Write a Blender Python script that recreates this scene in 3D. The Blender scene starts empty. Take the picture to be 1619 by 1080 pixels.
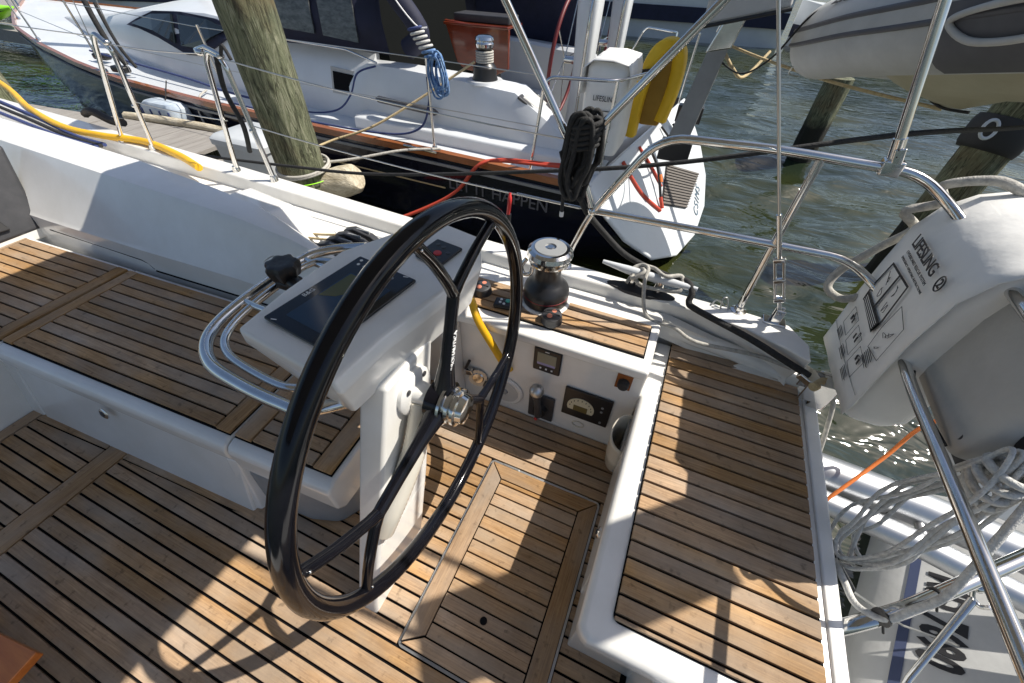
import bpy, bmesh, math, random
import numpy as np
from mathutils import Vector, Matrix
random.seed(7)
S = bpy.context.scene
COL = S.collection

# ------------------------------------------------------------------ camera
cd = bpy.data.cameras.new('camera'); cam = bpy.data.objects.new('camera', cd); COL.objects.link(cam)
RX = Vector((0.91696699, 0.39813683, 0.02566315))
RY = Vector((0.29658114, -0.63721839, -0.71133139))      # image down
RZ = Vector((-0.26685419, 0.65987861, -0.70238811))      # view direction
m = Matrix((RX, -RY, -RZ)).transposed().to_4x4()
m.translation = Vector((0, 0, 1.6))
cam.matrix_world = m
cd.sensor_width = 36; cd.lens = 635.71 / 1619 * 36; cd.clip_start = 0.02; cd.clip_end = 3000
S.camera = cam

# ------------------------------------------------------------------ light
SUN = Vector((0.665, 0.36, 1.0)).normalized()
w = bpy.data.worlds.new('World'); S.world = w; w.use_nodes = True
nt = w.node_tree; nt.nodes.clear()
sky = nt.nodes.new('ShaderNodeTexSky'); sky.sky_type = 'NISHITA'; sky.sun_disc = False
sky.sun_elevation = math.asin(SUN.z); sky.sun_rotation = math.atan2(SUN.x, SUN.y)
sky.air_density = 1.0; sky.dust_density = 1.6; sky.ozone_density = 1.2
bg = nt.nodes.new('ShaderNodeBackground'); bg.inputs[1].default_value = 0.092
out = nt.nodes.new('ShaderNodeOutputWorld')
nt.links.new(sky.outputs[0], bg.inputs[0]); nt.links.new(bg.outputs[0], out.inputs[0])
ld = bpy.data.lights.new('sun', 'SUN'); ld.energy = 5.0; ld.angle = math.radians(0.53); ld.color = (1, 0.94, 0.84)
sun = bpy.data.objects.new('sun', ld); COL.objects.link(sun)
sun.rotation_euler = SUN.to_track_quat('Z', 'Y').to_euler()
S.view_settings.view_transform = 'Standard'; S.view_settings.look = 'None'
S.view_settings.exposure = 0.38; S.view_settings.gamma = 1.0

# ------------------------------------------------------------------ materials
def mat(name, col, rough=0.5, metal=0.0, coat=0.0, **kw):
    M = bpy.data.materials.new(name); M.use_nodes = True
    b = M.node_tree.nodes['Principled BSDF']
    b.inputs['Base Color'].default_value = (*col, 1); b.inputs['Roughness'].default_value = rough
    b.inputs['Metallic'].default_value = metal; b.inputs['Coat Weight'].default_value = coat
    b.inputs['Coat Roughness'].default_value = 0.06
    for k, v in kw.items(): b.inputs[k.replace('_', ' ')].default_value = v
    return M
def N(M, t, **kw):
    n = M.node_tree.nodes.new(t)
    for k, v in kw.items(): setattr(n, k, v)
    return n
def L(M, a, b): M.node_tree.links.new(a, b)
def mottled(name, col, col2, scale=4.0, rough=0.5, metal=0.0, coat=0.0, bump=0.0, bscale=60.0, stretch=(1, 1, 1), rvar=0.0, bdist=0.01):
    M = mat(name, col, rough, metal, coat); b = M.node_tree.nodes['Principled BSDF']
    g = N(M, 'ShaderNodeNewGeometry'); mp = N(M, 'ShaderNodeMapping'); mp.inputs['Scale'].default_value = stretch
    L(M, g.outputs['Position'], mp.inputs[0])
    n = N(M, 'ShaderNodeTexNoise'); n.inputs['Scale'].default_value = scale; n.inputs['Detail'].default_value = 8; n.inputs['Roughness'].default_value = 0.65
    L(M, mp.outputs[0], n.inputs['Vector'])
    r = N(M, 'ShaderNodeValToRGB'); r.color_ramp.elements[0].position = 0.35; r.color_ramp.elements[1].position = 0.68
    r.color_ramp.elements[0].color = (*col, 1); r.color_ramp.elements[1].color = (*col2, 1)
    L(M, n.outputs['Fac'], r.inputs[0]); L(M, r.outputs[0], b.inputs['Base Color'])
    if rvar:
        mr = N(M, 'ShaderNodeMapRange'); mr.inputs[3].default_value = max(0.02, rough - rvar); mr.inputs[4].default_value = rough + rvar
        L(M, n.outputs['Fac'], mr.inputs[0]); L(M, mr.outputs[0], b.inputs['Roughness'])
    if bump:
        n2 = N(M, 'ShaderNodeTexNoise'); n2.inputs['Scale'].default_value = bscale; n2.inputs['Detail'].default_value = 5
        L(M, mp.outputs[0], n2.inputs['Vector'])
        bp = N(M, 'ShaderNodeBump'); bp.inputs['Strength'].default_value = bump; bp.inputs['Distance'].default_value = bdist
        L(M, n2.outputs['Fac'], bp.inputs['Height']); L(M, bp.outputs[0], b.inputs['Normal'])
    return M
def teak(name, axis, a, c, grey):
    """weathered teak: long grain along axis, each plank a shade of its own, greyed patches"""
    M = mat(name, a, 0.7, Specular_IOR_Level=0.22); b = M.node_tree.nodes['Principled BSDF']
    g = N(M, 'ShaderNodeNewGeometry'); oi = N(M, 'ShaderNodeObjectInfo')
    off = N(M, 'ShaderNodeVectorMath', operation='MULTIPLY_ADD'); off.inputs[1].default_value = (1, 1, 1)
    sc = N(M, 'ShaderNodeVectorMath', operation='SCALE'); sc.inputs[0].default_value = (7.3, 5.1, 3.7); L(M, oi.outputs['Random'], sc.inputs['Scale'])
    L(M, g.outputs['Position'], off.inputs[0]); L(M, sc.outputs[0], off.inputs[2])
    mp = N(M, 'ShaderNodeMapping'); mp.inputs['Scale'].default_value = (3.2, 95, 40) if axis == 'x' else (95, 3.2, 40)
    L(M, off.outputs[0], mp.inputs[0])
    n = N(M, 'ShaderNodeTexNoise'); n.inputs['Scale'].default_value = 2.2; n.inputs['Detail'].default_value = 9; n.inputs['Roughness'].default_value = 0.7; n.inputs['Distortion'].default_value = 0.6
    L(M, mp.outputs[0], n.inputs['Vector'])
    r = N(M, 'ShaderNodeValToRGB'); r.color_ramp.elements[0].position = 0.33; r.color_ramp.elements[1].position = 0.7
    r.color_ramp.elements[0].color = (*[v * 0.72 for v in a], 1); r.color_ramp.elements[1].color = (*c, 1)
    L(M, n.outputs['Fac'], r.inputs[0])
    # grey weathering in blotches
    n3 = N(M, 'ShaderNodeTexNoise'); n3.inputs['Scale'].default_value = 3.0; n3.inputs['Detail'].default_value = 7
    mp3 = N(M, 'ShaderNodeMapping'); mp3.inputs['Scale'].default_value = (1, 3, 1) if axis == 'x' else (3, 1, 1)
    L(M, off.outputs[0], mp3.inputs[0]); L(M, mp3.outputs[0], n3.inputs['Vector'])
    mr = N(M, 'ShaderNodeMapRange'); mr.inputs[1].default_value = 0.38; mr.inputs[2].default_value = 0.66; mr.inputs[4].default_value = 0.78
    L(M, n3.outputs['Fac'], mr.inputs[0])
    mx = N(M, 'ShaderNodeMix', data_type='RGBA'); L(M, mr.outputs[0], mx.inputs[0]); L(M, r.outputs[0], mx.inputs[6]); mx.inputs[7].default_value = (*grey, 1)
    n4 = N(M, 'ShaderNodeTexNoise'); n4.inputs['Scale'].default_value = 2.3; n4.inputs['Detail'].default_value = 9; n4.inputs['Roughness'].default_value = 0.72; L(M, g.outputs['Position'], n4.inputs['Vector'])
    m4 = N(M, 'ShaderNodeMapRange'); m4.inputs[1].default_value = 0.36; m4.inputs[2].default_value = 0.66; m4.inputs[3].default_value = 0.70; m4.inputs[4].default_value = 1.12; L(M, n4.outputs['Fac'], m4.inputs[0])
    n5 = N(M, 'ShaderNodeTexNoise'); n5.inputs['Scale'].default_value = 38; n5.inputs['Detail'].default_value = 3; L(M, g.outputs['Position'], n5.inputs['Vector'])
    m5 = N(M, 'ShaderNodeMapRange'); m5.inputs[1].default_value = 0.62; m5.inputs[2].default_value = 0.74; m5.inputs[3].default_value = 1.0; m5.inputs[4].default_value = 0.62; L(M, n5.outputs['Fac'], m5.inputs[0])
    mm = N(M, 'ShaderNodeMath', operation='MULTIPLY'); L(M, m4.outputs[0], mm.inputs[0]); L(M, m5.outputs[0], mm.inputs[1])
    # plank-to-plank tone
    mv = N(M, 'ShaderNodeMapRange'); mv.inputs[3].default_value = 0.84; mv.inputs[4].default_value = 1.12; L(M, oi.outputs['Random'], mv.inputs[0])
    hs = N(M, 'ShaderNodeHueSaturation'); mv2 = N(M, 'ShaderNodeMath', operation='MULTIPLY'); L(M, mv.outputs[0], mv2.inputs[0]); L(M, mm.outputs[0], mv2.inputs[1]); L(M, mv2.outputs[0], hs.inputs['Value']); L(M, mx.outputs[2], hs.inputs['Color'])
    ms = N(M, 'ShaderNodeMath', operation='MULTIPLY'); ms.inputs[1].default_value = 7.13; L(M, oi.outputs['Random'], ms.inputs[0])
    fr = N(M, 'ShaderNodeMath', operation='FRACT'); L(M, ms.outputs[0], fr.inputs[0])
    mr2 = N(M, 'ShaderNodeMapRange'); mr2.inputs[3].default_value = 0.80; mr2.inputs[4].default_value = 1.08; L(M, fr.outputs[0], mr2.inputs[0]); L(M, mr2.outputs[0], hs.inputs['Saturation'])
    L(M, hs.outputs[0], b.inputs['Base Color'])
    bp = N(M, 'ShaderNodeBump'); bp.inputs['Strength'].default_value = 0.35; bp.inputs['Distance'].default_value = 0.002
    L(M, n.outputs['Fac'], bp.inputs['Height']); L(M, bp.outputs[0], b.inputs['Normal'])
    return M
TA, TC, TG = (0.40, 0.215, 0.090), (0.58, 0.355, 0.165), (0.40, 0.315, 0.235)
M_teakx = teak('teak_fore_aft', 'x', TA, TC, TG); M_teaky = teak('teak_athwart', 'y', TA, TC, TG)
M_gel = mottled('white_gelcoat', (0.82, 0.815, 0.795), (0.70, 0.69, 0.655), 2.1, 0.22, coat=0.35, rvar=0.10)
M_gel2 = mottled('cream_gelcoat', (0.70, 0.66, 0.57), (0.62, 0.58, 0.49), 1.7, 0.24, coat=0.35, rvar=0.06)
M_nonskid = mottled('nonskid_deck', (0.76, 0.755, 0.73), (0.66, 0.655, 0.63), 2.4, 0.5, bump=0.25, bscale=350, bdist=0.002)
M_caulk = mat('black_caulking', (0.006, 0.006, 0.007), 0.9, Specular_IOR_Level=0.15)
M_steel = mottled('stainless_steel', (0.74, 0.73, 0.71), (0.60, 0.59, 0.57), 9, 0.13, metal=1.0, rvar=0.06)
M_steel2 = mottled('brushed_aluminium', (0.56, 0.57, 0.58), (0.38, 0.39, 0.41), 6, 0.42, metal=1.0, rvar=0.1)
M_carbon = mottled('black_lacquer', (0.004, 0.004, 0.006), (0.007, 0.007, 0.010), 14, 0.10, coat=0.0); M_carbon.node_tree.nodes['Principled BSDF'].inputs['Specular IOR Level'].default_value = 0.32
M_black = mat('black_plastic', (0.014, 0.014, 0.016), 0.38)
M_rubber = mat('black_rubber', (0.02, 0.02, 0.022), 0.7)
M_dgrey = mottled('dark_grey_plastic', (0.035, 0.036, 0.04), (0.055, 0.055, 0.06), 12, 0.4)
M_screen = mat('dark_glass', (0.006, 0.007, 0.009), 0.09)
M_lcd = mat('lcd_glass', (0.24, 0.23, 0.17), 0.2)
M_white = mat('white_print', (0.75, 0.75, 0.75), 0.5)
M_print = mat('black_print', (0.015, 0.015, 0.018), 0.6)
M_red = mat('red_plastic', (0.55, 0.03, 0.03), 0.4)
M_coral = mat('coral_rubber', (0.62, 0.22, 0.14), 0.5)
M_green = mat('green_plastic', (0.08, 0.45, 0.35), 0.4)
M_canvas = mottled('grey_canvas', (0.50, 0.495, 0.475), (0.42, 0.415, 0.40), 5, 0.85, bump=0.3, bscale=18, bdist=0.012)
M_wcanvas = mottled('white_vinyl', (0.84, 0.835, 0.81), (0.76, 0.755, 0.73), 4, 0.6, bump=0.35, bscale=11, bdist=0.012)
M_navy = mottled('navy_canvas', (0.006, 0.008, 0.026), (0.011, 0.014, 0.042), 5, 0.75, bump=0.3, bscale=16, bdist=0.01)
M_navyhull = mottled('navy_hull_paint', (0.005, 0.006, 0.014), (0.008, 0.009, 0.020), 1.2, 0.1, coat=0.0)
M_bluewhite = mottled('boat_white', (0.66, 0.685, 0.71), (0.58, 0.605, 0.63), 1.5, 0.3, coat=0.2)
M_grey = mottled('grey_moulding', (0.27, 0.28, 0.29), (0.22, 0.23, 0.24), 6, 0.5)
M_hyp = mottled('grey_inflatable_fabric', (0.52, 0.525, 0.52), (0.41, 0.415, 0.41), 3, 0.55, bump=0.1, bscale=40)
M_hypd = mottled('dark_inflatable_fabric', (0.10, 0.10, 0.11), (0.075, 0.075, 0.085), 5, 0.6)
M_cream = mottled('stained_cream_hull', (0.50, 0.46, 0.33), (0.40, 0.36, 0.24), 3, 0.4)
M_yellow = mottled('yellow_jacket', (0.80, 0.46, 0.012), (0.70, 0.38, 0.01), 7, 0.4)
M_yfoam = mottled('yellow_foam', (0.85, 0.55, 0.02), (0.75, 0.46, 0.015), 5, 0.55)
M_ropew = mottled('white_braid', (0.52, 0.50, 0.45), (0.30, 0.29, 0.27), 60, 0.85, bump=0.8, bscale=260, bdist=0.004)
M_ropeg = mottled('grey_fleck_braid', (0.74, 0.73, 0.69), (0.46, 0.455, 0.44), 75, 0.8, bump=0.8, bscale=260, bdist=0.004)
M_ropet = mottled('tan_braid', (0.58, 0.47, 0.28), (0.42, 0.32, 0.17), 60, 0.85, bump=0.8, bscale=260, bdist=0.004)
M_ropek = mottled('black_braid', (0.012, 0.012, 0.013), (0.03, 0.03, 0.03), 70, 0.8, bump=0.8, bscale=240, bdist=0.004)
M_ropeb = mottled('blue_braid', (0.03, 0.13, 0.38), (0.25, 0.38, 0.55), 42, 0.8, bump=0.8, bscale=240, bdist=0.004)
M_rope_navy = mottled('navy_braid', (0.02, 0.035, 0.12), (0.05, 0.07, 0.2), 60, 0.8)
M_orange = mat('orange_line', (0.75, 0.20, 0.04), 0.7)
M_redline = mottled('red_line', (0.55, 0.05, 0.03), (0.42, 0.07, 0.03), 40, 0.6)
M_wire = mat('steel_wire', (0.52, 0.52, 0.50), 0.35, 1.0)
M_varnish = mottled('varnished_teak', (0.33, 0.115, 0.035), (0.22, 0.07, 0.022), 6, 0.25, coat=0.5, stretch=(1, 8, 8))
M_maho = mottled('varnished_mahogany', (0.20, 0.035, 0.012), (0.13, 0.022, 0.008), 4, 0.18, coat=0.8, stretch=(1, 6, 6))
M_leather = mat('red_leather', (0.13, 0.012, 0.014), 0.5)
M_orangewood = mottled('orange_varnished_wood', (0.62, 0.20, 0.04), (0.48, 0.13, 0.025), 5, 0.3, coat=0.4, stretch=(1, 9, 9))
M_dock = mottled('weathered_planks', (0.30, 0.285, 0.265), (0.22, 0.205, 0.19), 3.0, 0.85, bump=0.4, bscale=26, stretch=(8, 1, 4), bdist=0.006)
M_lime = mat('lime_plastic', (0.32, 0.80, 0.02), 0.4)
M_dockbox = mottled('dock_box_plastic', (0.55, 0.58, 0.60), (0.46, 0.49, 0.52), 3, 0.45)
M_foam = mottled('blue_white_float', (0.55, 0.62, 0.68), (0.28, 0.34, 0.42), 7, 0.6, bump=0.5, bscale=14)
M_vinyl = mottled('clear_vinyl', (0.02, 0.022, 0.026), (0.13, 0.135, 0.135), 5, 0.12, stretch=(2, 1, 5))
M_glass = mat('tinted_glass', (0.012, 0.018, 0.022), 0.06)
M_weed = mottled('algae', (0.05, 0.075, 0.02), (0.10, 0.12, 0.03), 20, 0.9)
M_slat = mottled('grey_teak_slats', (0.16, 0.14, 0.125), (0.10, 0.09, 0.08), 4, 0.8, stretch=(2, 20, 20))

def piling_mat():
    M = mat('pressure_treated_timber', (0.3, 0.3, 0.2), 0.9); b = M.node_tree.nodes['Principled BSDF']
    tc = N(M, 'ShaderNodeTexCoord'); mp = N(M, 'ShaderNodeMapping'); mp.inputs['Scale'].default_value = (9, 9, 1.8)
    L(M, tc.outputs['Object'], mp.inputs[0])
    n = N(M, 'ShaderNodeTexNoise'); n.inputs['Scale'].default_value = 2.0; n.inputs['Detail'].default_value = 10; n.inputs['Roughness'].default_value = 0.75; n.inputs['Distortion'].default_value = 1.4
    L(M, mp.outputs[0], n.inputs['Vector'])
    r = N(M, 'ShaderNodeValToRGB'); e = r.color_ramp.elements
    e[0].position = 0.34; e[0].color = (0.035, 0.038, 0.022, 1); e[1].position = 0.72; e[1].color = (0.42, 0.41, 0.30, 1)
    k = e.new(0.52); k.color = (0.165, 0.18, 0.105, 1)
    L(M, n.outputs['Fac'], r.inputs[0])
    n2 = N(M, 'ShaderNodeTexNoise'); n2.inputs['Scale'].default_value = 3.1; n2.inputs['Detail'].default_value = 4; L(M, tc.outputs['Object'], n2.inputs['Vector'])
    mr = N(M, 'ShaderNodeMapRange'); mr.inputs[1].default_value = 0.5; mr.inputs[2].default_value = 0.75; mr.inputs[4].default_value = 0.7; L(M, n2.outputs['Fac'], mr.inputs[0])
    mx = N(M, 'ShaderNodeMix', data_type='RGBA'); mx.inputs[7].default_value = (0.23, 0.155, 0.075, 1); L(M, mr.outputs[0], mx.inputs[0]); L(M, r.outputs[0], mx.inputs[6])
    nc = N(M, 'ShaderNodeTexNoise'); nc.inputs['Scale'].default_value = 3.0; nc.inputs['Detail'].default_value = 6; nc.inputs['Distortion'].default_value = 0.8
    mpc = N(M, 'ShaderNodeMapping'); mpc.inputs['Scale'].default_value = (9, 9, 0.9); L(M, tc.outputs['Object'], mpc.inputs[0]); L(M, mpc.outputs[0], nc.inputs['Vector'])
    rc = N(M, 'ShaderNodeValToRGB'); ec = rc.color_ramp.elements; ec[0].position = 0.455; ec[0].color = (1, 1, 1, 1); ec[1].position = 0.53; ec[1].color = (1, 1, 1, 1); kc = ec.new(0.49); kc.color = (0.28, 0.27, 0.24, 1)
    L(M, nc.outputs['Fac'], rc.inputs[0]); mc = N(M, 'ShaderNodeMix', data_type='RGBA', blend_type='MULTIPLY'); mc.inputs[0].default_value = 1.0; L(M, mx.outputs[2], mc.inputs[6]); L(M, rc.outputs[0], mc.inputs[7]); mx = mc
    # tide mark: wet and fouled below a height of its own
    g = N(M, 'ShaderNodeNewGeometry'); sx = N(M, 'ShaderNodeSeparateXYZ'); L(M, g.outputs['Position'], sx.inputs[0])
    ad = N(M, 'ShaderNodeMath', operation='MULTIPLY_ADD'); ad.inputs[1].default_value = 0.35; L(M, n2.outputs['Fac'], ad.inputs[0]); L(M, sx.outputs[2], ad.inputs[2])
    wt = N(M, 'ShaderNodeMapRange'); wt.inputs[1].default_value = 0.02; wt.inputs[2].default_value = 0.12; wt.inputs[3].default_value = 1; wt.inputs[4].default_value = 0; L(M, ad.outputs[0], wt.inputs[0])
    mx2 = N(M, 'ShaderNodeMix', data_type='RGBA'); mx2.inputs[7].default_value = (0.014, 0.014, 0.009, 1); L(M, wt.outputs[0], mx2.inputs[0]); L(M, mx.outputs[2], mx2.inputs[6])
    L(M, mx2.outputs[2], b.inputs['Base Color'])
    bp = N(M, 'ShaderNodeBump'); bp.inputs['Strength'].default_value = 0.9; bp.inputs['Distance'].default_value = 0.03
    L(M, n.outputs['Fac'], bp.inputs['Height']); L(M, bp.outputs[0], b.inputs['Normal'])
    return M
M_pile = piling_mat()
M_log = mottled('bleached_log', (0.66, 0.60, 0.47), (0.36, 0.30, 0.20), 3.5, 0.9, bump=0.7, bscale=14, stretch=(2, 9, 9), bdist=0.02)

def water_mat():
    M = mat('harbour_water', (0.017, 0.024, 0.006), 0.045); b = M.node_tree.nodes['Principled BSDF']
    b.inputs['IOR'].default_value = 1.55; b.inputs['Specular IOR Level'].default_value = 0.6
    g = N(M, 'ShaderNodeNewGeometry'); mp = N(M, 'ShaderNodeMapping'); mp.inputs['Scale'].default_value = (0.9, 2.4, 1); mp.inputs['Rotation'].default_value = (0, 0, 0.12)
    L(M, g.outputs['Position'], mp.inputs[0])
    n = N(M, 'ShaderNodeTexNoise'); n.inputs['Scale'].default_value = 2.1; n.inputs['Detail'].default_value = 3; n.inputs['Roughness'].default_value = 0.5; n.inputs['Distortion'].default_value = 0.5
    L(M, mp.outputs[0], n.inputs['Vector'])
    bp = N(M, 'ShaderNodeBump'); bp.inputs['Strength'].default_value = 0.5; bp.inputs['Distance'].default_value = 0.10
    L(M, n.outputs['Fac'], bp.inputs['Height']); L(M, bp.outputs[0], b.inputs['Normal'])
    n2 = N(M, 'ShaderNodeTexNoise'); n2.inputs['Scale'].default_value = 0.5; n2.inputs['Detail'].default_value = 3; L(M, g.outputs['Position'], n2.inputs['Vector'])
    r = N(M, 'ShaderNodeValToRGB'); e = r.color_ramp.elements; e[0].position = 0.4; e[0].color = (0.016, 0.024, 0.014, 1); e[1].position = 0.65; e[1].color = (0.034, 0.038, 0.008, 1)
    L(M, n2.outputs['Fac'], r.inputs[0]); L(M, r.outputs[0], b.inputs['Base Color'])
    return M
M_water = water_mat()

# ------------------------------------------------------------------ mesh helpers
class MB:
    def __init__(s): s.v = []; s.f = []
    def add(s, vs, fs):
        o = len(s.v); s.v += [tuple(p) for p in vs]; s.f += [tuple(i + o for i in q) for q in fs]; return s
    def box(s, x0, x1, y0, y1, z0, z1):
        return s.add([(x, y, z) for z in (z0, z1) for x, y in ((x0, y0), (x1, y0), (x1, y1), (x0, y1))],
                     [(0, 3, 2, 1), (4, 5, 6, 7), (0, 1, 5, 4), (1, 2, 6, 5), (2, 3, 7, 6), (3, 0, 4, 7)])
    def obox(s, c, X, Y, Z, hx, hy, hz):
        c, X, Y, Z = map(Vector, (c, X, Y, Z)); vs = []
        for k in (-1, 1):
            for i, j in ((-1, -1), (1, -1), (1, 1), (-1, 1)): vs.append(c + X * hx * i + Y * hy * j + Z * hz * k)
        return s.add(vs, [(0, 3, 2, 1), (4, 5, 6, 7), (0, 1, 5, 4), (1, 2, 6, 5), (2, 3, 7, 6), (3, 0, 4, 7)])
    def prism(s, bot, top):
        n = len(bot)
        return s.add(list(bot) + list(top), [tuple(range(n - 1, -1, -1)), tuple(range(n, 2 * n))] + [(i, (i + 1) % n, n + (i + 1) % n, n + i) for i in range(n)])
    def ext(s, poly, z0, z1): return s.prism([(x, y, z0) for x, y in poly], [(x, y, z1) for x, y in poly])
    def loft(s, rings, closed=True, caps=True):
        n = len(rings[0]); vs = [p for r in rings for p in r]; fs = []
        for k in range(len(rings) - 1):
            for i in range(n if closed else n - 1):
                j = (i + 1) % n; fs.append((k * n + i, k * n + j, (k + 1) * n + j, (k + 1) * n + i))
        if caps and closed: fs += [tuple(range(n - 1, -1, -1)), tuple((len(rings) - 1) * n + i for i in range(n))]
        return s.add(vs, fs)
    def tube(s, path, r, seg=12, closed=False):
        P = [Vector(p) for p in path]; n = len(P); rad = r if isinstance(r, (list, tuple)) else [r] * n
        T = []
        for i in range(n):
            a = P[(i - 1) % n] if (closed or i > 0) else P[i]; b = P[(i + 1) % n] if (closed or i < n - 1) else P[i]
            t = (b - a); T.append(t.normalized() if t.length > 1e-9 else Vector((0, 0, 1)))
        u = T[0].orthogonal().normalized(); rings = []
        for i in range(n):
            if i > 0:
                q = T[i - 1].rotation_difference(T[i]); u = q @ u
            u = (u - T[i] * u.dot(T[i])).normalized(); v = T[i].cross(u)
            rings.append([P[i] + (u * math.cos(2 * math.pi * k / seg) + v * math.sin(2 * math.pi * k / seg)) * rad[i] for k in range(seg)])
        if closed:
            # untwist by matching last ring to first
            o = len(s.v); m_ = seg
            best = min(range(seg), key=lambda sh: sum((rings[-1][(k + sh) % seg] - rings[0][k]).length for k in range(0, seg, 3)))
            s.add([p for rr in rings for p in rr], [])
            for k in range(n - 1):
                for i in range(seg): j = (i + 1) % seg; s.f.append((o + k * m_ + i, o + k * m_ + j, o + (k + 1) * m_ + j, o + (k + 1) * m_ + i))
            k = n - 1
            for i in range(seg):
                j = (i + 1) % seg; s.f.append((o + k * m_ + (i + best) % seg, o + k * m_ + (j + best) % seg, o + j, o + i))
            return s
        return s.loft(rings)
    def lathe(s, prof, c=(0, 0, 0), axis=(0, 0, 1), seg=24):
        a = Vector(axis).normalized(); u = a.orthogonal().normalized(); v = a.cross(u); c = Vector(c)
        rings = [[c + a * h + (u * math.cos(2 * math.pi * k / seg) + v * math.sin(2 * math.pi * k / seg)) * max(r, 1e-4) for k in range(seg)] for r, h in prof]
        return s.loft(rings)
    def ball(s, c, r, sx=1, sy=1, sz=1, seg=16, rows=10):
        c = Vector(c); rings = []
        for i in range(rows + 1):
            t = math.pi * i / rows; rr = max(math.sin(t), 1e-3)
            rings.append([c + Vector((math.cos(2 * math.pi * k / seg) * rr * r * sx, math.sin(2 * math.pi * k / seg) * rr * r * sy, -math.cos(t) * r * sz)) for k in range(seg)])
        return s.loft(rings)
    def build(s, name, m_, parent=None, smooth=None, bevel=0.0, bseg=2, sub=0, kind=None, label=None):
        me = bpy.data.meshes.new(name); me.from_pydata(s.v, [], s.f); me.update()
        bm = bmesh.new(); bm.from_mesh(me); bmesh.ops.remove_doubles(bm, verts=bm.verts, dist=1e-5)
        bmesh.ops.recalc_face_normals(bm, faces=bm.faces)
        if smooth is not None:
            for f in bm.faces: f.smooth = True
            for e in bm.edges:
                if len(e.link_faces) == 2 and e.calc_face_angle(0) > math.radians(smooth): e.smooth = False
        bm.to_mesh(me); bm.free()
        me.materials.append(m_)
        o = bpy.data.objects.new(name, me); COL.objects.link(o)
        if parent: o.parent = parent
        if bevel:
            b = o.modifiers.new('bevel', 'BEVEL'); b.width = bevel; b.segments = bseg; b.limit_method = 'ANGLE'; b.angle_limit = math.radians(28)
            for p in me.polygons: p.use_smooth = True
            wn = o.modifiers.new('wn', 'WEIGHTED_NORMAL'); wn.keep_sharp = True
        if sub:
            sb = o.modifiers.new('sub', 'SUBSURF'); sb.levels = sub; sb.render_levels = sub
        if kind: o['kind'] = kind
        if label: o['label'] = label
        return o
def tag(o, label, cat, group=None):
    o['label'] = label; o['category'] = cat
    if group: o['group'] = group
    return o
def thing(name, label, cat, group=None, loc=(0, 0, 0)):
    o = bpy.data.objects.new(name, None); o.empty_display_size = 0.1; COL.objects.link(o)
    return tag(o, label, cat, group)
def spline(pts, n=8, closed=False):
    P = [Vector(p) for p in pts]; k = len(P); o = []
    for i in range(k if closed else k - 1):
        g = (lambda j: P[j % k]) if closed else (lambda j: P[min(max(j, 0), k - 1)])
        a, b, c, d = g(i - 1), g(i), g(i + 1), g(i + 2)
        for t in range(n):
            t /= n
            o.append(0.5 * ((2 * b) + (c - a) * t + (2 * a - 5 * b + 4 * c - d) * t * t + (3 * b - 3 * c + d - a) * t ** 3))
    if not closed: o.append(P[-1])
    return o
def fillet(pts, r=0.06, n=6):
    """polyline with rounded corners, as bent tube"""
    P = [Vector(p) for p in pts]; o = [P[0]]
    for i in range(1, len(P) - 1):
        a, b, c = P[i - 1], P[i], P[i + 1]
        d1 = (a - b); d2 = (c - b); l = min(r, d1.length * 0.48, d2.length * 0.48)
        p, q = b + d1.normalized() * l, b + d2.normalized() * l
        for k in range(n + 1):
            t = k / n; o.append(p * (1 - t) ** 2 + b * 2 * t * (1 - t) + q * t * t)
    o.append(P[-1]); return o
def text(body, size, m_, name, parent, origin, xdir, ydir, extrude=0.0008, align='CENTER', shear=0.0, space=1.0, sx=1.0, bold=0.0):
    c = bpy.data.curves.new(name, 'FONT'); c.body = body; c.size = size; c.align_x = align; c.align_y = 'CENTER'; c.extrude = extrude; c.shear = shear; c.space_character = space; c.resolution_u = 3; c.offset = bold
    t = bpy.data.objects.new(name, c); COL.objects.link(t)
    bpy.context.view_layer.update()
    me = bpy.data.meshes.new_from_object(t.evaluated_get(bpy.context.evaluated_depsgraph_get()))
    bpy.data.objects.remove(t); bpy.data.curves.remove(c)
    X = Vector(xdir).normalized(); Z = X.cross(Vector(ydir)).normalized(); Y = Z.cross(X)
    M4 = Matrix((X * sx, Y, Z)).transposed().to_4x4(); M4.translation = Vector(origin); me.transform(M4)
    me.materials.clear(); me.materials.append(m_)
    o = bpy.data.objects.new(name, me); COL.objects.link(o); o.parent = parent
    return o
def rope(pts, r, m_, name, label=None, cat='rope', group=None, parent=None, n=8, seg=8, straight=False):
    p = pts if straight else spline(pts, n)
    o = MB().tube(p, r, seg).build(name, m_, parent, smooth=60)
    if label: tag(o, label, cat, group)
    return o
def rrect(x0, x1, y0, y1, r, n=5):
    o = []
    for cx, cy, a in ((x1 - r, y1 - r, 0), (x0 + r, y1 - r, 90), (x0 + r, y0 + r, 180), (x1 - r, y0 + r, 270)):
        for k in range(n + 1):
            t = math.radians(a + 90 * k / n); o.append((cx + r * math.cos(t), cy + r * math.sin(t)))
    return o

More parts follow.
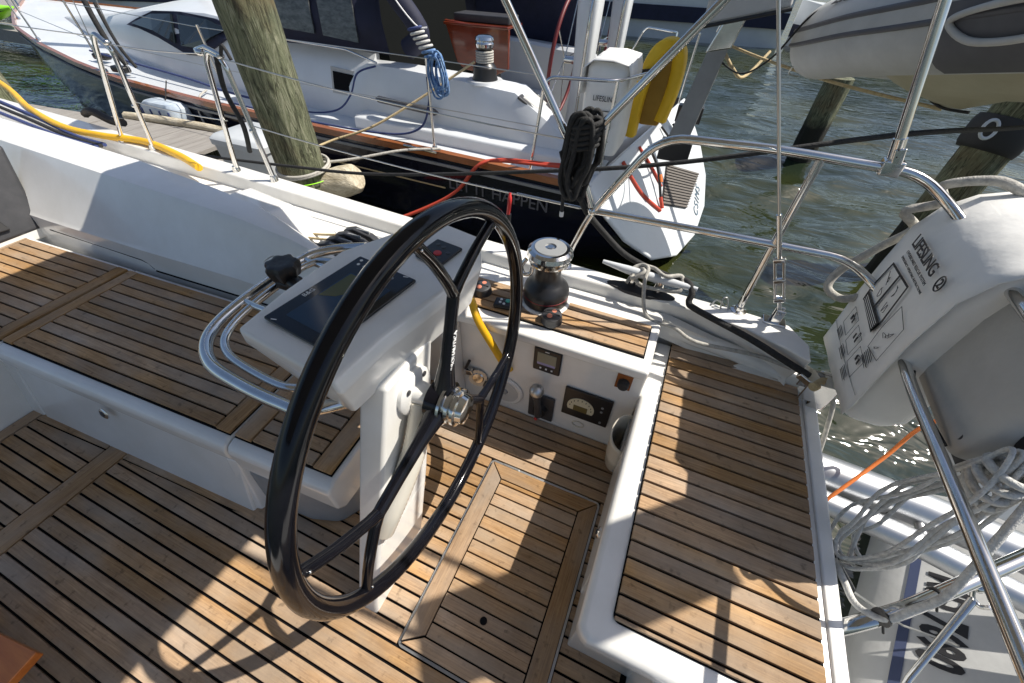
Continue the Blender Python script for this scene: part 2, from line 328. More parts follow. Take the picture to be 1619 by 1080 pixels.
# ================================================================== WATER
WZ = -0.65
def water():
    n = 760; u = np.linspace(-1, 1, n); b = 6.6; a = 900 / math.sinh(b)
    xs = a * np.sinh(b * u) + 1.6; ys = a * np.sinh(b * u) + 4.5
    Xg, Yg = np.meshgrid(xs, ys); du = u[1] - u[0]
    step = np.maximum(*np.meshgrid(a * b * np.cosh(b * u) * du, a * b * np.cosh(b * u) * du))
    rng = np.random.default_rng(3); Z = np.zeros_like(Xg)
    for k in range(46):
        lam = rng.uniform(0.22, 0.55) if k < 26 else rng.uniform(0.55, 1.7); ang = math.pi / 2 + rng.normal(0.12, 0.33); kx, ky = 2 * math.pi / lam * math.cos(ang), 2 * math.pi / lam * math.sin(ang)
        ph = kx * Xg + ky * Yg + rng.uniform(0, 6.28) + 0.9 * np.sin(Xg * rng.uniform(.3, 1.3) + Yg * rng.uniform(-.5, .5) + rng.uniform(0, 6))
        Z += (0.0040 if lam < 0.4 else 0.0062) * lam ** 0.95 * np.sin(ph) * np.clip((lam / step - 3) / 3, 0, 1)
    Z *= 0.75 + 0.5 * np.sin(Xg * 0.31 + 1.0) * np.sin(Yg * 0.23)
    V = np.stack([Xg, Yg, WZ + Z], -1).reshape(-1, 3)
    i = np.arange(n * n).reshape(n, n); F = np.stack([i[:-1, :-1], i[:-1, 1:], i[1:, 1:], i[1:, :-1]], -1).reshape(-1, 4)
    me = bpy.data.meshes.new('water'); me.vertices.add(len(V)); me.vertices.foreach_set('co', V.ravel())
    me.loops.add(F.size); me.loops.foreach_set('vertex_index', F.ravel()); me.polygons.add(len(F))
    me.polygons.foreach_set('loop_start', np.arange(len(F)) * 4); me.polygons.foreach_set('loop_total', np.full(len(F), 4))
    me.update(); me.polygons.foreach_set('use_smooth', np.ones(len(F), bool)); me.materials.append(M_water)
    o = bpy.data.objects.new('water', me); COL.objects.link(o); o['kind'] = 'structure'
water()

# ================================================================== OUR YACHT
yacht = thing('sailing_yacht', 'white sailing yacht with teak laid cockpit, the nearest boat', 'sailboat')
PZ = 0.012                 # plank thickness
GAP = 0.0038               # half caulk seam
def plank(parent, x0, x1, y0, y1, z, m_=None, ya=None, name='plank'):
    mb = MB(); dz = random.uniform(-0.0006, 0.0006)
    mb.box(x0, x1, y0, y1, z, z + PZ + dz)
    o = mb.build(name, m_ or M_teakx, parent, bevel=0.0012, bseg=1); return o
def poly_plank(parent, poly, z, m_):
    return MB().ext(poly, z, z + PZ).build('plank', m_, parent, bevel=0.0012, bseg=1)

# ---- hull shell and deck -------------------------------------------------
def cap_out(x):
    return float(np.interp(x, [-6.5, -4.0, -2.5, -1.3, -0.3, 0.53, 0.60], [1.72, 1.66, 1.61, 1.55, 1.50, 1.47, 1.37]))
def cap_in(x):
    return float(np.interp(x, [-6.5, -2.5, -1.3, -0.3, 0.0, 0.2, 0.39, 0.535, 0.60], [1.60, 1.50, 1.455, 1.41, 1.405, 1.395, 1.37, 1.315, 1.28]))
xs = [-6.5, -5, -4, -3, -2.5, -2, -1.6, -1.3, -1, -0.6, -0.3, 0, 0.2, 0.39, 0.535, 0.60]
def capz(x): return 0.60 + 0.012 * max(0, -x - 1.0)
mb = MB()
rings = [[(x, cap_in(x) + (-0.012 if x < 0.1 else 0.07), 0.545 if x < 0.1 else 0.44), (x, cap_in(x), capz(x)), (x, cap_out(x) - 0.006, capz(x) + 0.004), (x, cap_out(x), capz(x) - 0.012), (x, cap_out(x) + 0.0, 0.40), (x, cap_out(x) - 0.06, 0.40)] for x in xs]
mb.loft(rings)
mb.build('bulwark', M_gel, yacht, smooth=35, bevel=0.006)
# outer topsides down to the water
mb = MB(); rings = []
for x in xs[:-1] + [0.66]:
    yo = cap_out(min(x, 0.53)) - (0 if x < 0.6 else 0.02)
    rings.append([(x, yo - 0.002, 0.405), (x, yo - 0.005, 0.05), (x + (0.05 if x > 0.5 else 0), yo - 0.06, -0.4), (x + (0.1 if x > 0.5 else 0), yo - 0.22, -0.9), (x, 0.2, -0.9), (x, 0.2, -0.3), (x, yo - 0.2, -0.3), (x, yo - 0.05, 0.405)])
mb.loft(rings); mb.build('topsides', M_gel, yacht, smooth=30)
# transom block under the aft seat
mb = MB(); mb.prism([(0.30, -0.9, -0.9), (0.72, -0.9, -0.9), (0.72, 1.28, -0.9), (0.30, 1.28, -0.9)], [(0.30, -0.9, 0.33), (0.66, -0.9, 0.33), (0.66, 1.36, 0.33), (0.30, 1.36, 0.33)])
mb.build('transom', M_gel, yacht, bevel=0.01)
# side deck inside the bulwark
mb = MB(); rings = []
for x in [-6.5, -4, -3, -2, -1.3, -0.9, -0.5, 0, 0.085]:
    rings.append([(x, 1.09, 0.515), (x, 1.09, 0.545), (x, cap_in(x) - 0.001, 0.548), (x, cap_in(x) + 0.03, 0.42)])
for x, yi, z in ((0.10, 1.372, 0.545), (0.30, 1.384, 0.50), (0.50, 1.392, 0.455), (0.60, 1.345, 0.43)):
    rings.append([(x, yi, z - 0.10), (x, yi, z - 0.006), (x, max(cap_in(x) + 0.01, yi + 0.022), z), (x, max(cap_in(x), yi) + 0.05, 0.40)])
mb.loft(rings)
mb.build('side_deck', M_nonskid, yacht, smooth=35)
# ---- side locker with instrument panel -----------------------------------
SH = 0.55
mb = MB()
mb.prism([(-1.16, 1.068, 0.0), (0.10, 1.068, 0.0), (0.10, 1.30, 0.0), (-1.16, 1.30, 0.0)], [(-1.16, 1.068, 0.52), (0.10, 1.068, 0.52), (0.10, 1.30, 0.52), (-1.16, 1.30, 0.52)])
locker = mb.build('side_locker', M_gel, yacht, bevel=0.008)
mb = MB(); mb.ext([(-0.90, 1.035), (0.098, 1.035), (0.098, 1.40), (-0.90, 1.40)], 0.508, SH - 0.001 + 0.004)
shelf = mb.build('locker_shelf', M_gel, yacht, bevel=0.012, bseg=3)
MB().ext([(-0.80, 1.105), (0.068, 1.102), (0.066, 1.285), (-0.30, 1.285), (-0.80, 1.285)], SH + 0.0035, SH + 0.007).build('caulking', M_caulk, shelf)
for k in range(4):
    y0 = 1.105 + k * 0.0448
    x1 = 0.062
    plank(shelf, -0.79, x1, y0 + GAP, y0 + 0.0448 - GAP, SH + 0.004)
# vertical corner of locker left of the panel and aft cheek between shelf and seat
MB().box(-0.70, -0.665, 0.985, 1.066, 0.0, 0.505).build('locker_cheek', M_gel, yacht, bevel=0.008)

# ---- cockpit floor -------------------------------------------------------
floor = MB().box(-3.4, 0.45, -1.6, 1.30, -0.06, 0.0).build('cockpit_floor', M_gel, yacht)
MB().box(-2.43, 0.30, -1.2, 1.0675, 0.0005, 0.0025).build('caulking', M_caulk, floor)
def bench_base(x): return 0.204 + 0.068 * (x + 1.82)          # bench foot line on the floor
P = 0.0475; ys = [-1.2 + P * 0.0 + 0.0]
rows = [(-0.2985 + P * k) for k in range(-19, 29)]
HX0, HX1, HY0, HY1 = -0.392, 0.088, 0.0825, 0.793
def ym(x): return bench_base(x) - (0.056 if x < -1.9 else 0.056 + 0.012 * (x + 1.815) / 0.825)
def xm(y):                                   # x where the margin board crosses y
    lo, hi = -1.815, -0.99
    for _ in range(40):
        mi = (lo + hi) / 2
        if ym(mi) < y: lo = mi
        else: hi = mi
    return hi
for y0 in rows:
    bot, top = y0 + GAP, min(y0 + P - GAP, 1.064)
    if bot < -1.2 or top - bot < 0.004: continue
    if bot < ym(-2.36) - 0.01:
        if top < ym(-2.36): plank(floor, -2.36, -1.925, bot, top, 0.0025)
        else: poly_plank(floor, [(-2.36, bot), (-1.925, bot), (-1.925, bench_base(-1.925) - 0.051), (-2.36, bench_base(-2.36) - 0.051)], 0.0025, M_teakx)
    if bot < ym(-1.815): a0, xb0 = -1.815, bot
    else: a0 = xm(bot)
    a1 = -1.815 if top <= ym(-1.815) else xm(top)
    inh = (y0 + P > HY0 + 0.004 and y0 < HY1 - 0.004)
    e = HX0 - 0.002 if inh else 0.28
    poly = [(a0, bot), (e, bot), (e, top), (a1, top)]
    if a0 == -1.815 and a1 > -1.815: poly.append((-1.815, ym(-1.815)))
    if top > 0.25: poly = [(-1.0, bot), (e, bot), (e, top), (-1.0, top)]
    poly_plank(floor, poly, 0.0025, M_teakx)
    if inh: plank(floor, HX1 + 0.002, 0.28, bot, top, 0.0025)
# king plank and margin boards
plank(floor, -1.918, -1.822, -1.2, bench_base(-1.87) - 0.008, 0.0025, M_teaky)
plank(floor, -2.425, -2.368, -1.2, 0.155, 0.0025, M_teaky)
for xa, xb, o_ in ((-1.815, -0.99, 0.052), (-2.36, -1.925, 0.045)):
    poly_plank(floor, [(xa, bench_base(xa) - o_), (xb, bench_base(xb) - o_ - (0.0 if xb < -1.5 else 0.012)), (xb, bench_base(xb) - 0.006), (xa, bench_base(xa) - 0.006)], 0.0045, M_teakx)
# forward riser at the left
MB().box(-2.62, -2.43, -1.6, 0.30, 0.0, 0.40).build('riser', M_gel, yacht, bevel=0.01)
# ---- floor hatch ---------------------------------------------------------
hatch = MB().ext(rrect(HX0, HX1, HY0, HY1, 0.018, 4), 0.001, 0.011).build('floor_hatch', M_steel2, yacht, smooth=30)
MB().ext(rrect(HX0 + 0.008, HX1 - 0.008, HY0 + 0.008, HY1 - 0.012, 0.012, 4), 0.010, 0.0125).build('caulking', M_caulk, hatch)
hx0, hx1, hy0, hy1 = HX0 + 0.011, HX1 - 0.010, HY0 + 0.011, HY1 - 0.014
iw = 0.064
ix0, ix1, iy0, iy1 = hx0 + iw, hx1 - iw, hy0 + 0.042, hy1 - 0.060
g = 0.0022
poly_plank(hatch, [(hx0, hy0 + g * 2), (ix0 - g, iy0 + g * 2), (ix0 - g, iy1 - g), (hx0, hy1 - g)], 0.0125, M_teaky)
poly_plank(hatch, [(hx1, hy0 + g * 2), (hx1, hy1 - g), (ix1 + g, iy1 - g), (ix1 + g, iy0 + g * 2)], 0.0125, M_teaky)
poly_plank(hatch, [(hx0 + g, hy0), (hx1 - g, hy0), (ix1, iy0 - g), (ix0, iy0 - g)], 0.0125, M_teakx)
poly_plank(hatch, [(ix0, iy1 + g), (ix1, iy1 + g), (hx1 - g, hy1), (hx0 + g, hy1)], 0.0125, M_teakx)
y = iy0; k = 0
cuts = [iy0, 0.1795] + [0.1795 + 0.0473 * i for i in range(1, 12)] + [iy1]
for a, b in zip(cuts[:-1], cuts[1:]):
    if b - a > 0.008: plank(hatch, ix0 + g, ix1 - g, a + 0.0026, b - 0.0026, 0.0125)
MB().lathe([(0.0, 0.0), (0.012, 0.0), (0.012, 0.0035), (0.0, 0.0035)], (-0.165, 0.248, 0.0238)).build('finger_hole', M_caulk, hatch)
for xx in (-0.30, 0.0):
    MB().box(xx - 0.035, xx + 0.035, HY1 - 0.009, HY1 - 0.001, 0.011, 0.016).build('hinge', M_steel2, hatch)

# ---- bench (rotated a few degrees with the flare of the coaming) ----------
BA = math.radians(3.0); BO = Vector((-1.13, 0.312, 0)); bu = Vector((math.cos(BA), math.sin(BA), 0)); bv = Vector((-math.sin(BA), math.cos(BA), 0))
BZ = 0.392
def bp(u, v, z=0): q = BO + bu * u + bv * v; return (q.x, q.y, z)
def bquad(u0, u1, v0, v1, z0, z1): return MB().prism([bp(u, v, z0) for u, v in ((u0, v0), (u1, v0), (u1, v1), (u0, v1))], [bp(u, v, z1) for u, v in ((u0, v0), (u1, v0), (u1, v1), (u0, v1))])
def bplank(par, u0, u1, v0, v1, m_): return bquad(u0, u1, v0, v1, BZ + 0.003, BZ + 0.003 + PZ + random.uniform(-.0006, .0006)).build('plank', m_, par, bevel=0.0012, bseg=1)
# seat mouldings: section swept along u; lip overhangs a coved front
def bench_mould(u0, u1, name, foot=True):
    prof = [(0.56, BZ - 0.07), (0.56, BZ), (0.0, BZ), (-0.028, BZ - 0.008), (-0.042, BZ - 0.030), (-0.045, BZ - 0.075), (-0.030, BZ - 0.105), (-0.055, BZ - 0.20)]
    if foot: prof += [(-0.105, 0.001), (0.56, 0.001)]
    else: prof = [(0.56, BZ - 0.07), (0.56, BZ), (0.0, BZ), (-0.028, BZ - 0.008), (-0.042, BZ - 0.030), (-0.040, BZ - 0.135), (-0.015, BZ - 0.17), (0.05, BZ - 0.175), (0.5, BZ - 0.16)]
    m_ = MB(); m_.loft([[bp(u, v, z) for v, z in prof] for u in (u0, u1)])
    return m_.build(name, M_gel2 if False else M_gel, yacht, smooth=40, bevel=0.010, bseg=3)
b_fwd = bench_mould(-2.4, -1.222, 'bench_forward'); b_mid = bench_mould(-1.216, -0.008, 'bench_middle'); b_aft = bench_mould(0.0, 0.415, 'bench_aft', False)
VW = 0.0482
for par, u0, u1 in ((b_fwd, -1.98, -1.292), (b_mid, -1.150, -0.078), (b_aft, 0.078, 0.325)):
    U0, U1 = (u0 - 0.06, -1.225) if par is b_fwd else ((-1.212, -0.012) if par is b_mid else (0.006, 0.40))
    bquad(U0, U1, 0.004, 0.54, BZ + 0.0005, BZ + 0.003).build('caulking', M_caulk, par)
    for k in range(11):
        bplank(par, u0 + GAP, u1 - GAP, 0.008 + k * VW + GAP, 0.008 + (k + 1) * VW - GAP, M_teakx)
    if par is b_fwd:
        bplank(par, u1 + GAP, -1.228, 0.008, 0.536, M_teaky); bplank(par, u0 - 0.055, u0 - GAP, 0.008, 0.536, M_teaky)
    elif par is b_mid:
        bplank(par, -1.209, u0 - GAP, 0.008, 0.536, M_teaky); bplank(par, u1 + GAP, -0.015, 0.008, 0.536, M_teaky)
    else:
        bplank(par, 0.009, u0 - GAP, 0.008, 0.536, M_teaky); bplank(par, u1 + GAP, 0.395, 0.008, 0.536, M_teaky)
# grey rounded plinth under the aft bench
mb = MB(); pl = [bp(u, v) for u, v in ((0.0, -0.055), (0.22, -0.05), (0.33, -0.02), (0.38, 0.06), (0.39, 0.30), (0.0, 0.45))]
mb.prism([(p[0], p[1], 0.002) for p in pl], [(p[0] - 0.012, p[1] + 0.02, BZ - 0.16) for p in pl])
mb.build('bench_plinth', M_grey, yacht, bevel=0.03, bseg=3)
mb = MB(); mb.prism([bp(-0.03, -0.095, 0.003), bp(0.015, -0.085, 0.003), bp(0.03, -0.02, 0.003), bp(-0.03, 0.0, 0.003)], [bp(-0.06, -0.038, BZ - 0.11), bp(-0.012, -0.034, BZ - 0.11), bp(0.0, 0.02, BZ - 0.11), bp(-0.06, 0.02, BZ - 0.11)])
mb.build('bench_cheek', M_gel, yacht, bevel=0.006)
for k in range(3):
    q = bp(0.4175, 0.10 + k * 0.035, BZ - 0.11 + 0.0)
    MB().lathe([(0.0, 0), (0.0065, 0), (0.0065, 0.004), (0.003, 0.006), (0.0, 0.006)], q, bu, 12).build('screw_cap', M_steel2, b_aft, smooth=40)
# latch on the bench front
lt = thing('bench_latch', 'small stainless lift latch on white front of the long bench', 'latch')
q = Vector((-1.78, 0.222, 0.268))
nb = Vector((0.03, -0.96, 0.28)).normalized()
MB().lathe([(0.0, 0), (0.024, 0), (0.024, 0.003), (0.020, 0.006), (0.0, 0.006)], q, nb, 20).build('rim', M_steel, lt, smooth=40)
MB().lathe([(0.0, 0.006), (0.012, 0.006), (0.010, 0.010), (0.0, 0.011)], q, nb, 16).build('button', M_dgrey, lt, smooth=40)

# ---- coaming --------------------------------------------------------------
def coam(x):
    zt = float(np.interp(x, [-6, -3.2, -2.4, -1.7, -1.40, -1.25, -1.12, -1.0, -0.93], [0.84, 0.79, 0.765, 0.745, 0.715, 0.68, 0.62, 0.57, 0.552]))
    yi = float(np.interp(x, [-6, -3.0, -2.0, -1.4, -0.93], [1.05, 1.01, 1.005, 1.0, 0.985]))
    yb = float(np.interp(x, [-6, -3.1, -2.3, -1.6, -0.93], [0.80, 0.815, 0.84, 0.875, 0.905]))
    yo = float(np.interp(x, [-6, -2.6, -1.8, -1.55, -1.35, -0.93], [1.24, 1.20, 1.15, 1.10, 1.045, 1.03]))
    return zt, yi, yb, yo
mb = MB(); rings = []
for x in [-6.0, -4.5, -3.5, -3.0, -2.6, -2.3, -2.0, -1.7, -1.5, -1.4, -1.3, -1.25, -1.2, -1.12, -1.05, -1.0, -0.96, -0.93]:
    zt, yi, yb, yo = coam(x); f = max(0.0, min(1.0, (zt - 0.552) / 0.2))
    rings.append([(x, yb, 0.30), (x, yb, BZ + 0.01), (x, yb + 0.014, BZ + 0.085 * f + 0.02), (x, yb + 0.030, BZ + 0.09 * f + 0.03), (x, yi - 0.018, zt - 0.035), (x, yi, zt - 0.006), (x, yi + 0.02, zt), (x, yo - 0.012, zt - 0.004), (x, yo + 0.004, zt - 0.02), (x, yo + 0.05 * f + 0.01, 0.548), (x, yo + 0.05 * f + 0.01, 0.30)])
mb.loft(rings); mb.build('coaming', M_gel, yacht, smooth=32)
MB().tube([(-3.04, 0.823, BZ + 0.050), (-2.6, 0.838, BZ + 0.047), (-2.34, 0.8445, BZ + 0.045), (-2.30, 0.846, BZ + 0.035), (-2.27, 0.843, BZ + 0.012)], 0.0028, 6).build('locker_seam', M_caulk, yacht, smooth=60)
MB().tube([(-2.26, 0.842, BZ + 0.006), (-1.9, 0.860, BZ + 0.006), (-1.5, 0.879, BZ + 0.006), (-1.15, 0.893, BZ + 0.006)], 0.005, 6).build('bench_seam', M_caulk, yacht, smooth=60)
# raised facet (traveller / clutch box) where the coaming ends
mb = MB(); mb.prism([(-1.95, 1.10, 0.55), (-1.42, 1.09, 0.55), (-1.46, 1.32, 0.55), (-1.98, 1.36, 0.55)], [(-1.93, 1.10, 0.742), (-1.63, 1.09, 0.732), (-1.66, 1.25, 0.705), (-1.94, 1.28, 0.715)])
mb.build('coaming_box', M_gel, yacht, bevel=0.012)
# dark opening of the forward bulkhead at far left
bk = MB(); bk.box(-3.26, -3.15, -0.2, 0.93, BZ - 0.02, BZ + 0.05); bk.build('bulkhead_sill', M_gel, yacht, bevel=0.01)
mb = MB(); mb.prism([(-3.22, -0.3, BZ + 0.03), (-3.14, -0.3, BZ + 0.03), (-3.14, 0.84, BZ + 0.03), (-3.22, 0.84, BZ + 0.03)], [(-3.34, -0.3, 0.80), (-3.26, -0.3, 0.80), (-3.26, 0.97, 0.80), (-3.34, 0.97, 0.80)])
mb.build('backrest_panel', M_dgrey, yacht, bevel=0.02, bseg=3)
mb = MB(); mb.prism([(-3.155, 0.2, 0.50), (-3.135, 0.2, 0.50), (-3.135, 0.72, 0.47), (-3.155, 0.72, 0.47)], [(-3.235, 0.2, 0.70), (-3.215, 0.2, 0.70), (-3.215, 0.68, 0.68), (-3.235, 0.68, 0.68)])
mb.build('speaker_opening', M_rubber, yacht, bevel=0.03, bseg=3)

# ---- aft seat -------------------------------------------------------------
SZ = 0.402
sp = [(0.120, 0.275), (0.155, 0.255), (0.72, 0.255), (0.725, 1.36), (0.66, 1.42), (0.10, 1.42), (0.095, 1.10), (0.095, 0.30)]
mb = MB(); mb.ext([(0.092, 0.285), (0.100, 0.262), (0.125, 0.252), (0.715, 0.252), (0.712, 1.40), (0.100, 1.40)], SZ - 0.075, SZ)
seat = mb.build('aft_seat', M_gel, yacht, bevel=0.022, bseg=4)
MB().box(0.105, 0.62, 0.30, 1.40, 0.0, SZ - 0.06).build('seat_wall', M_gel, yacht, bevel=0.006)
MB().box(0.098, 0.107, 0.44, 0.98, 0.07, SZ - 0.09).build('seat_locker_door', M_gel, yacht, bevel=0.004)
MB().ext(rrect(0.168, 0.650, 0.318, 1.402, 0.018, 4), SZ + 0.0005, SZ + 0.0035).build('caulking', M_caulk, seat)
yy = 1.4225 - 0.0016; k = 0
edges = [1.398 - 0.0484 * i for i in range(0, 23)]
for i in range(22):
    y1, y0 = edges[i], edges[i + 1]
    plank(seat, 0.1715, 0.6465, y0 + GAP, y1 - GAP, SZ + 0.0035)
if edges[-1] > 0.325: plank(seat, 0.1715, 0.6465, 0.3215, edges[-1] - GAP, SZ + 0.0035)
# rounded outboard and aft upstands of the seat
MB().tube(spline([(0.095, 1.412, SZ + 0.075), (0.30, 1.402, SZ + 0.060), (0.50, 1.398, SZ + 0.032), (0.655, 1.372, SZ + 0.004)], 6), [0.036] * 6 + [0.034] * 6 + [0.03] * 6 + [0.022], 14).build('seat_upstand', M_gel, yacht, smooth=60)
# stern quarter block below the cap
mb = MB(); mb.prism([(0.40, 1.30, 0.30), (0.73, 1.22, 0.30), (0.74, 1.36, 0.30), (0.50, 1.455, 0.30)], [(0.40, 1.36, 0.42), (0.64, 1.27, 0.405), (0.665, 1.34, 0.41), (0.53, 1.455, 0.44)])
mb.build('stern_quarter', M_gel, yacht, bevel=0.012)
mb = MB(); mb.prism([(0.66, 0.2, 0.30), (0.70, 0.2, 0.30), (0.735, 1.30, 0.30), (0.66, 1.30, 0.30)], [(0.668, 0.2, SZ + 0.008), (0.70, 0.2, SZ + 0.008), (0.712, 1.33, SZ + 0.008), (0.664, 1.33, SZ + 0.008)])
mb.build('seat_rim', M_gel, yacht, bevel=0.006)
lt = thing('seat_latch', 'small oval stainless latch on white side wall of the aft seat', 'latch')
MB().lathe([(0.0, 0), (0.020, 0), (0.020, 0.004), (0.016, 0.008), (0.0, 0.008)], (0.098, 0.585, 0.235), (-1, 0, 0), 20).build('rim', M_steel, lt, smooth=40)
MB().lathe([(0.0, 0.008), (0.009, 0.008), (0.008, 0.013), (0.0, 0.014)], (0.098, 0.585, 0.235), (-1, 0, 0), 16).build('button', M_dgrey, lt, smooth=40)
# ================================================================== HELM
WC = Vector((-0.404, 0.529, 0.735)); WR = 0.497
wheel = thing('steering_wheel', 'large glossy black three-spoke steering wheel in front of the white helm console', 'steering wheel')
def wp(r, a, dx=0.0): a = math.radians(a); return Vector((WC.x + dx, WC.y + r * math.cos(a), WC.z + r * math.sin(a)))
MB().tube([wp(WR, 360 * k / 96) for k in range(96)], 0.0222, 16, closed=True).build('rim', M_carbon, wheel, smooth=60)
for k, a in enumerate((71, 191, 311)):
    m_ = MB()
    m_.tube([wp(0.03, a), wp(0.07, a), wp(0.13, a), wp(0.22, a), wp(0.285, a), wp(0.302, a)], [0.034, 0.026, 0.0185, 0.0158, 0.0155, 0.015], 14); m_.ball(wp(0.304, a), 0.0158, 1, 1, 1, 14, 10)
    for sgn in (-1, 1):
        m_.tube(spline([wp(0.302, a), wp(0.330, a + sgn * 4.0), wp(0.41, a + sgn * 13.8), wp(WR - 0.006, a + sgn * 21.5)], 5), [0.0145] * 5 + [0.0135] * 5 + [0.013] * 5 + [0.0165], 12)
    sp_ = m_.build('spoke', M_carbon, wheel, smooth=60)
    for sgn in (-1, 1):
        for rr in (WR - 0.028,):
            p_ = wp(rr, a + sgn * 20.4, 0.013)
            MB().ball(p_, 0.0035, seg=8, rows=5).build('screw', M_steel, sp_, smooth=60)
    if k == 0:
        ra = math.radians(a); rad = Vector((0, math.cos(ra), math.sin(ra))); per = Vector((0, -math.sin(ra), math.cos(ra)))
        text('CARBONAUTICA', 0.019, M_white, 'lettering', sp_, wp(0.150, a, 0.0178) - per * -0.004, rad, per, 0.0012, sx=0.9)
m_ = MB().lathe([(0.0, -0.03), (0.055, -0.03), (0.055, -0.012), (0.050, 0.012), (0.0, 0.012)], WC, (1, 0, 0), 28); m_.build('hub', M_carbon, wheel, smooth=40)
m_ = MB().lathe([(0.0, 0.010), (0.060, 0.010), (0.060, 0.018), (0.044, 0.020), (0.044, 0.026), (0.051, 0.028), (0.051, 0.037), (0.044, 0.039), (0.044, 0.043), (0.051, 0.045), (0.051, 0.053), (0.042, 0.056), (0.038, 0.071), (0.022, 0.076), (0.0, 0.076)], WC, (1, 0, 0), 32)
m_.build('hub_nut', M_steel, wheel, smooth=35)

cons = thing('helm_console', 'white helm console with tapered pedestal, chart plotter and key pad behind the wheel', 'console')
CZ = 0.965
top = [(-0.826, 0.372), (-0.838, 0.52), (-0.833, 0.731), (-0.762, 0.872), (-0.655, 1.000), (-0.520, 0.972), (-0.470, 0.86), (-0.476, 0.69), (-0.512, 0.49), (-0.522, 0.336)]
mid = [(-0.815, 0.366), (-0.83, 0.52), (-0.825, 0.731), (-0.757, 0.880), (-0.652, 1.008), (-0.512, 0.985), (-0.452, 0.87), (-0.462, 0.69), (-0.500, 0.49), (-0.508, 0.332)]
low = [(-0.715, 0.392), (-0.74, 0.53), (-0.74, 0.70), (-0.70, 0.83), (-0.63, 0.935), (-0.54, 0.94), (-0.485, 0.85), (-0.497, 0.69), (-0.530, 0.50), (-0.545, 0.372)]
mb = MB(); mb.loft([[(x, y, 0.80) for x, y in low], [(x, y, CZ - 0.030 + 0.06 * (-.6 - x) * 0.0) for x, y in mid], [(x, y, CZ) for x, y in top]])
mb.build('pod', M_gel, cons, bevel=0.010, bseg=3)
def slab(t, x0, x1, w0, w1):   # pedestal section at height t
    return [(x0, w0, t), (x1, w0, t), (x1, w1, t), (x0, w1, t)]
mb = MB(); rg = []
for z, y0, y1, xa, xb in ((0.003, 0.122, 0.402, -0.572, -0.496), (0.05, 0.138, 0.414, -0.575, -0.500), (0.35, 0.258, 0.520, -0.580, -0.500), (0.83, 0.445, 0.655, -0.585, -0.500)):
    rg.append([(xa, y0, z), (xb, y0, z), (xb, y1, z), (xa, y1, z)])
mb.loft(rg); mb.build('pedestal', M_gel, cons, bevel=0.012, bseg=3)
# shaft flange and hose
fl = MB().lathe([(0.0, 0), (0.070, 0), (0.070, 0.012), (0.062, 0.018), (0.034, 0.020), (0.030, 0.05), (0.026, 0.075), (0.0, 0.075)], (-0.500, 0.529, 0.735), (1, 0, 0), 30).build('shaft_flange', M_gel, cons, smooth=40)
for k in range(4):
    a = math.radians(45 + 90 * k)
    MB().lathe([(0.0, 0), (0.008, 0), (0.008, 0.003), (0.0, 0.004)], (-0.4815, 0.529 + 0.052 * math.cos(a), 0.735 + 0.052 * math.sin(a)), (1, 0, 0), 10).build('bolt', M_dgrey, fl)
hp = spline([(-0.468, 0.518, 0.715), (-0.462, 0.482, 0.65), (-0.462, 0.435, 0.58), (-0.472, 0.375, 0.50), (-0.487, 0.315, 0.42), (-0.505, 0.28, 0.35)], 12)
MB().tube(hp, [0.033 + 0.0012 * (i % 2) for i in range(len(hp))], 14).build('cable_hose', M_gel2, cons, smooth=60)
# chart plotter
dx, dy = Vector((0.12, 0.99, 0.0)).normalized(), None
dz = Vector((0.02, 0, 1)).normalized(); dy = dz.cross(dx).normalized()    # dy points to -x (top edge of display forward)
DC = Vector((-0.672, 0.556, CZ + 0.003)); DW, DH = 0.302, 0.198
plot = MB().obox(DC + dz * 0.003, dx, dy, dz, DW / 2, DH / 2, 0.005).build('chart_plotter', M_screen, cons, bevel=0.004)
MB().obox(DC + dz * 0.0082 + dx * -0.02 - dy * 0.008, dx, dy, dz, 0.100, 0.068, 0.0003).build('screen', mat('screen_sea', (0.008, 0.03, 0.065), 0.12), plot)
pl = [(-0.03, 0.056), (0.076, 0.056), (0.076, -0.058), (0.052, -0.03), (0.03, -0.045), (0.012, 0.0), (-0.012, 0.02)]
MB().prism([DC + dx * (a) + dy * (b - 0.0) + dz * 0.0086 for a, b in pl], [DC + dx * a + dy * b + dz * 0.0089 for a, b in pl]).build('screen_land', mat('screen_land', (0.085, 0.085, 0.012), 0.15), plot)
text('B&G', 0.018, M_white, 'maker_lettering', plot, DC - dx * 0.035 + dy * 0.0835 + dz * 0.0084, dx, dy, 0.0003)
for a, b in ((0.118, 0.072), (0.135, 0.078), (0.118, 0.052), (0.135, 0.045), (0.112, -0.02), (0.120, -0.045)):
    MB().lathe([(0, 0), (0.0045, 0), (0.004, 0.0012), (0, 0.0012)], DC + dx * a + dy * b + dz * 0.008, dz, 10).build('button', M_white if b > .06 else M_grey, plot, smooth=40)
for a, b in ((-0.144, 0.07), (0.144, -0.07)):
    MB().obox(DC + dx * a + dy * b + dz * 0.0084, (dx + dy * .4).normalized(), dz.cross((dx + dy * .4).normalized()), dz, 0.0012, 0.007, 0.0003).build('screen_mark', M_white, plot)
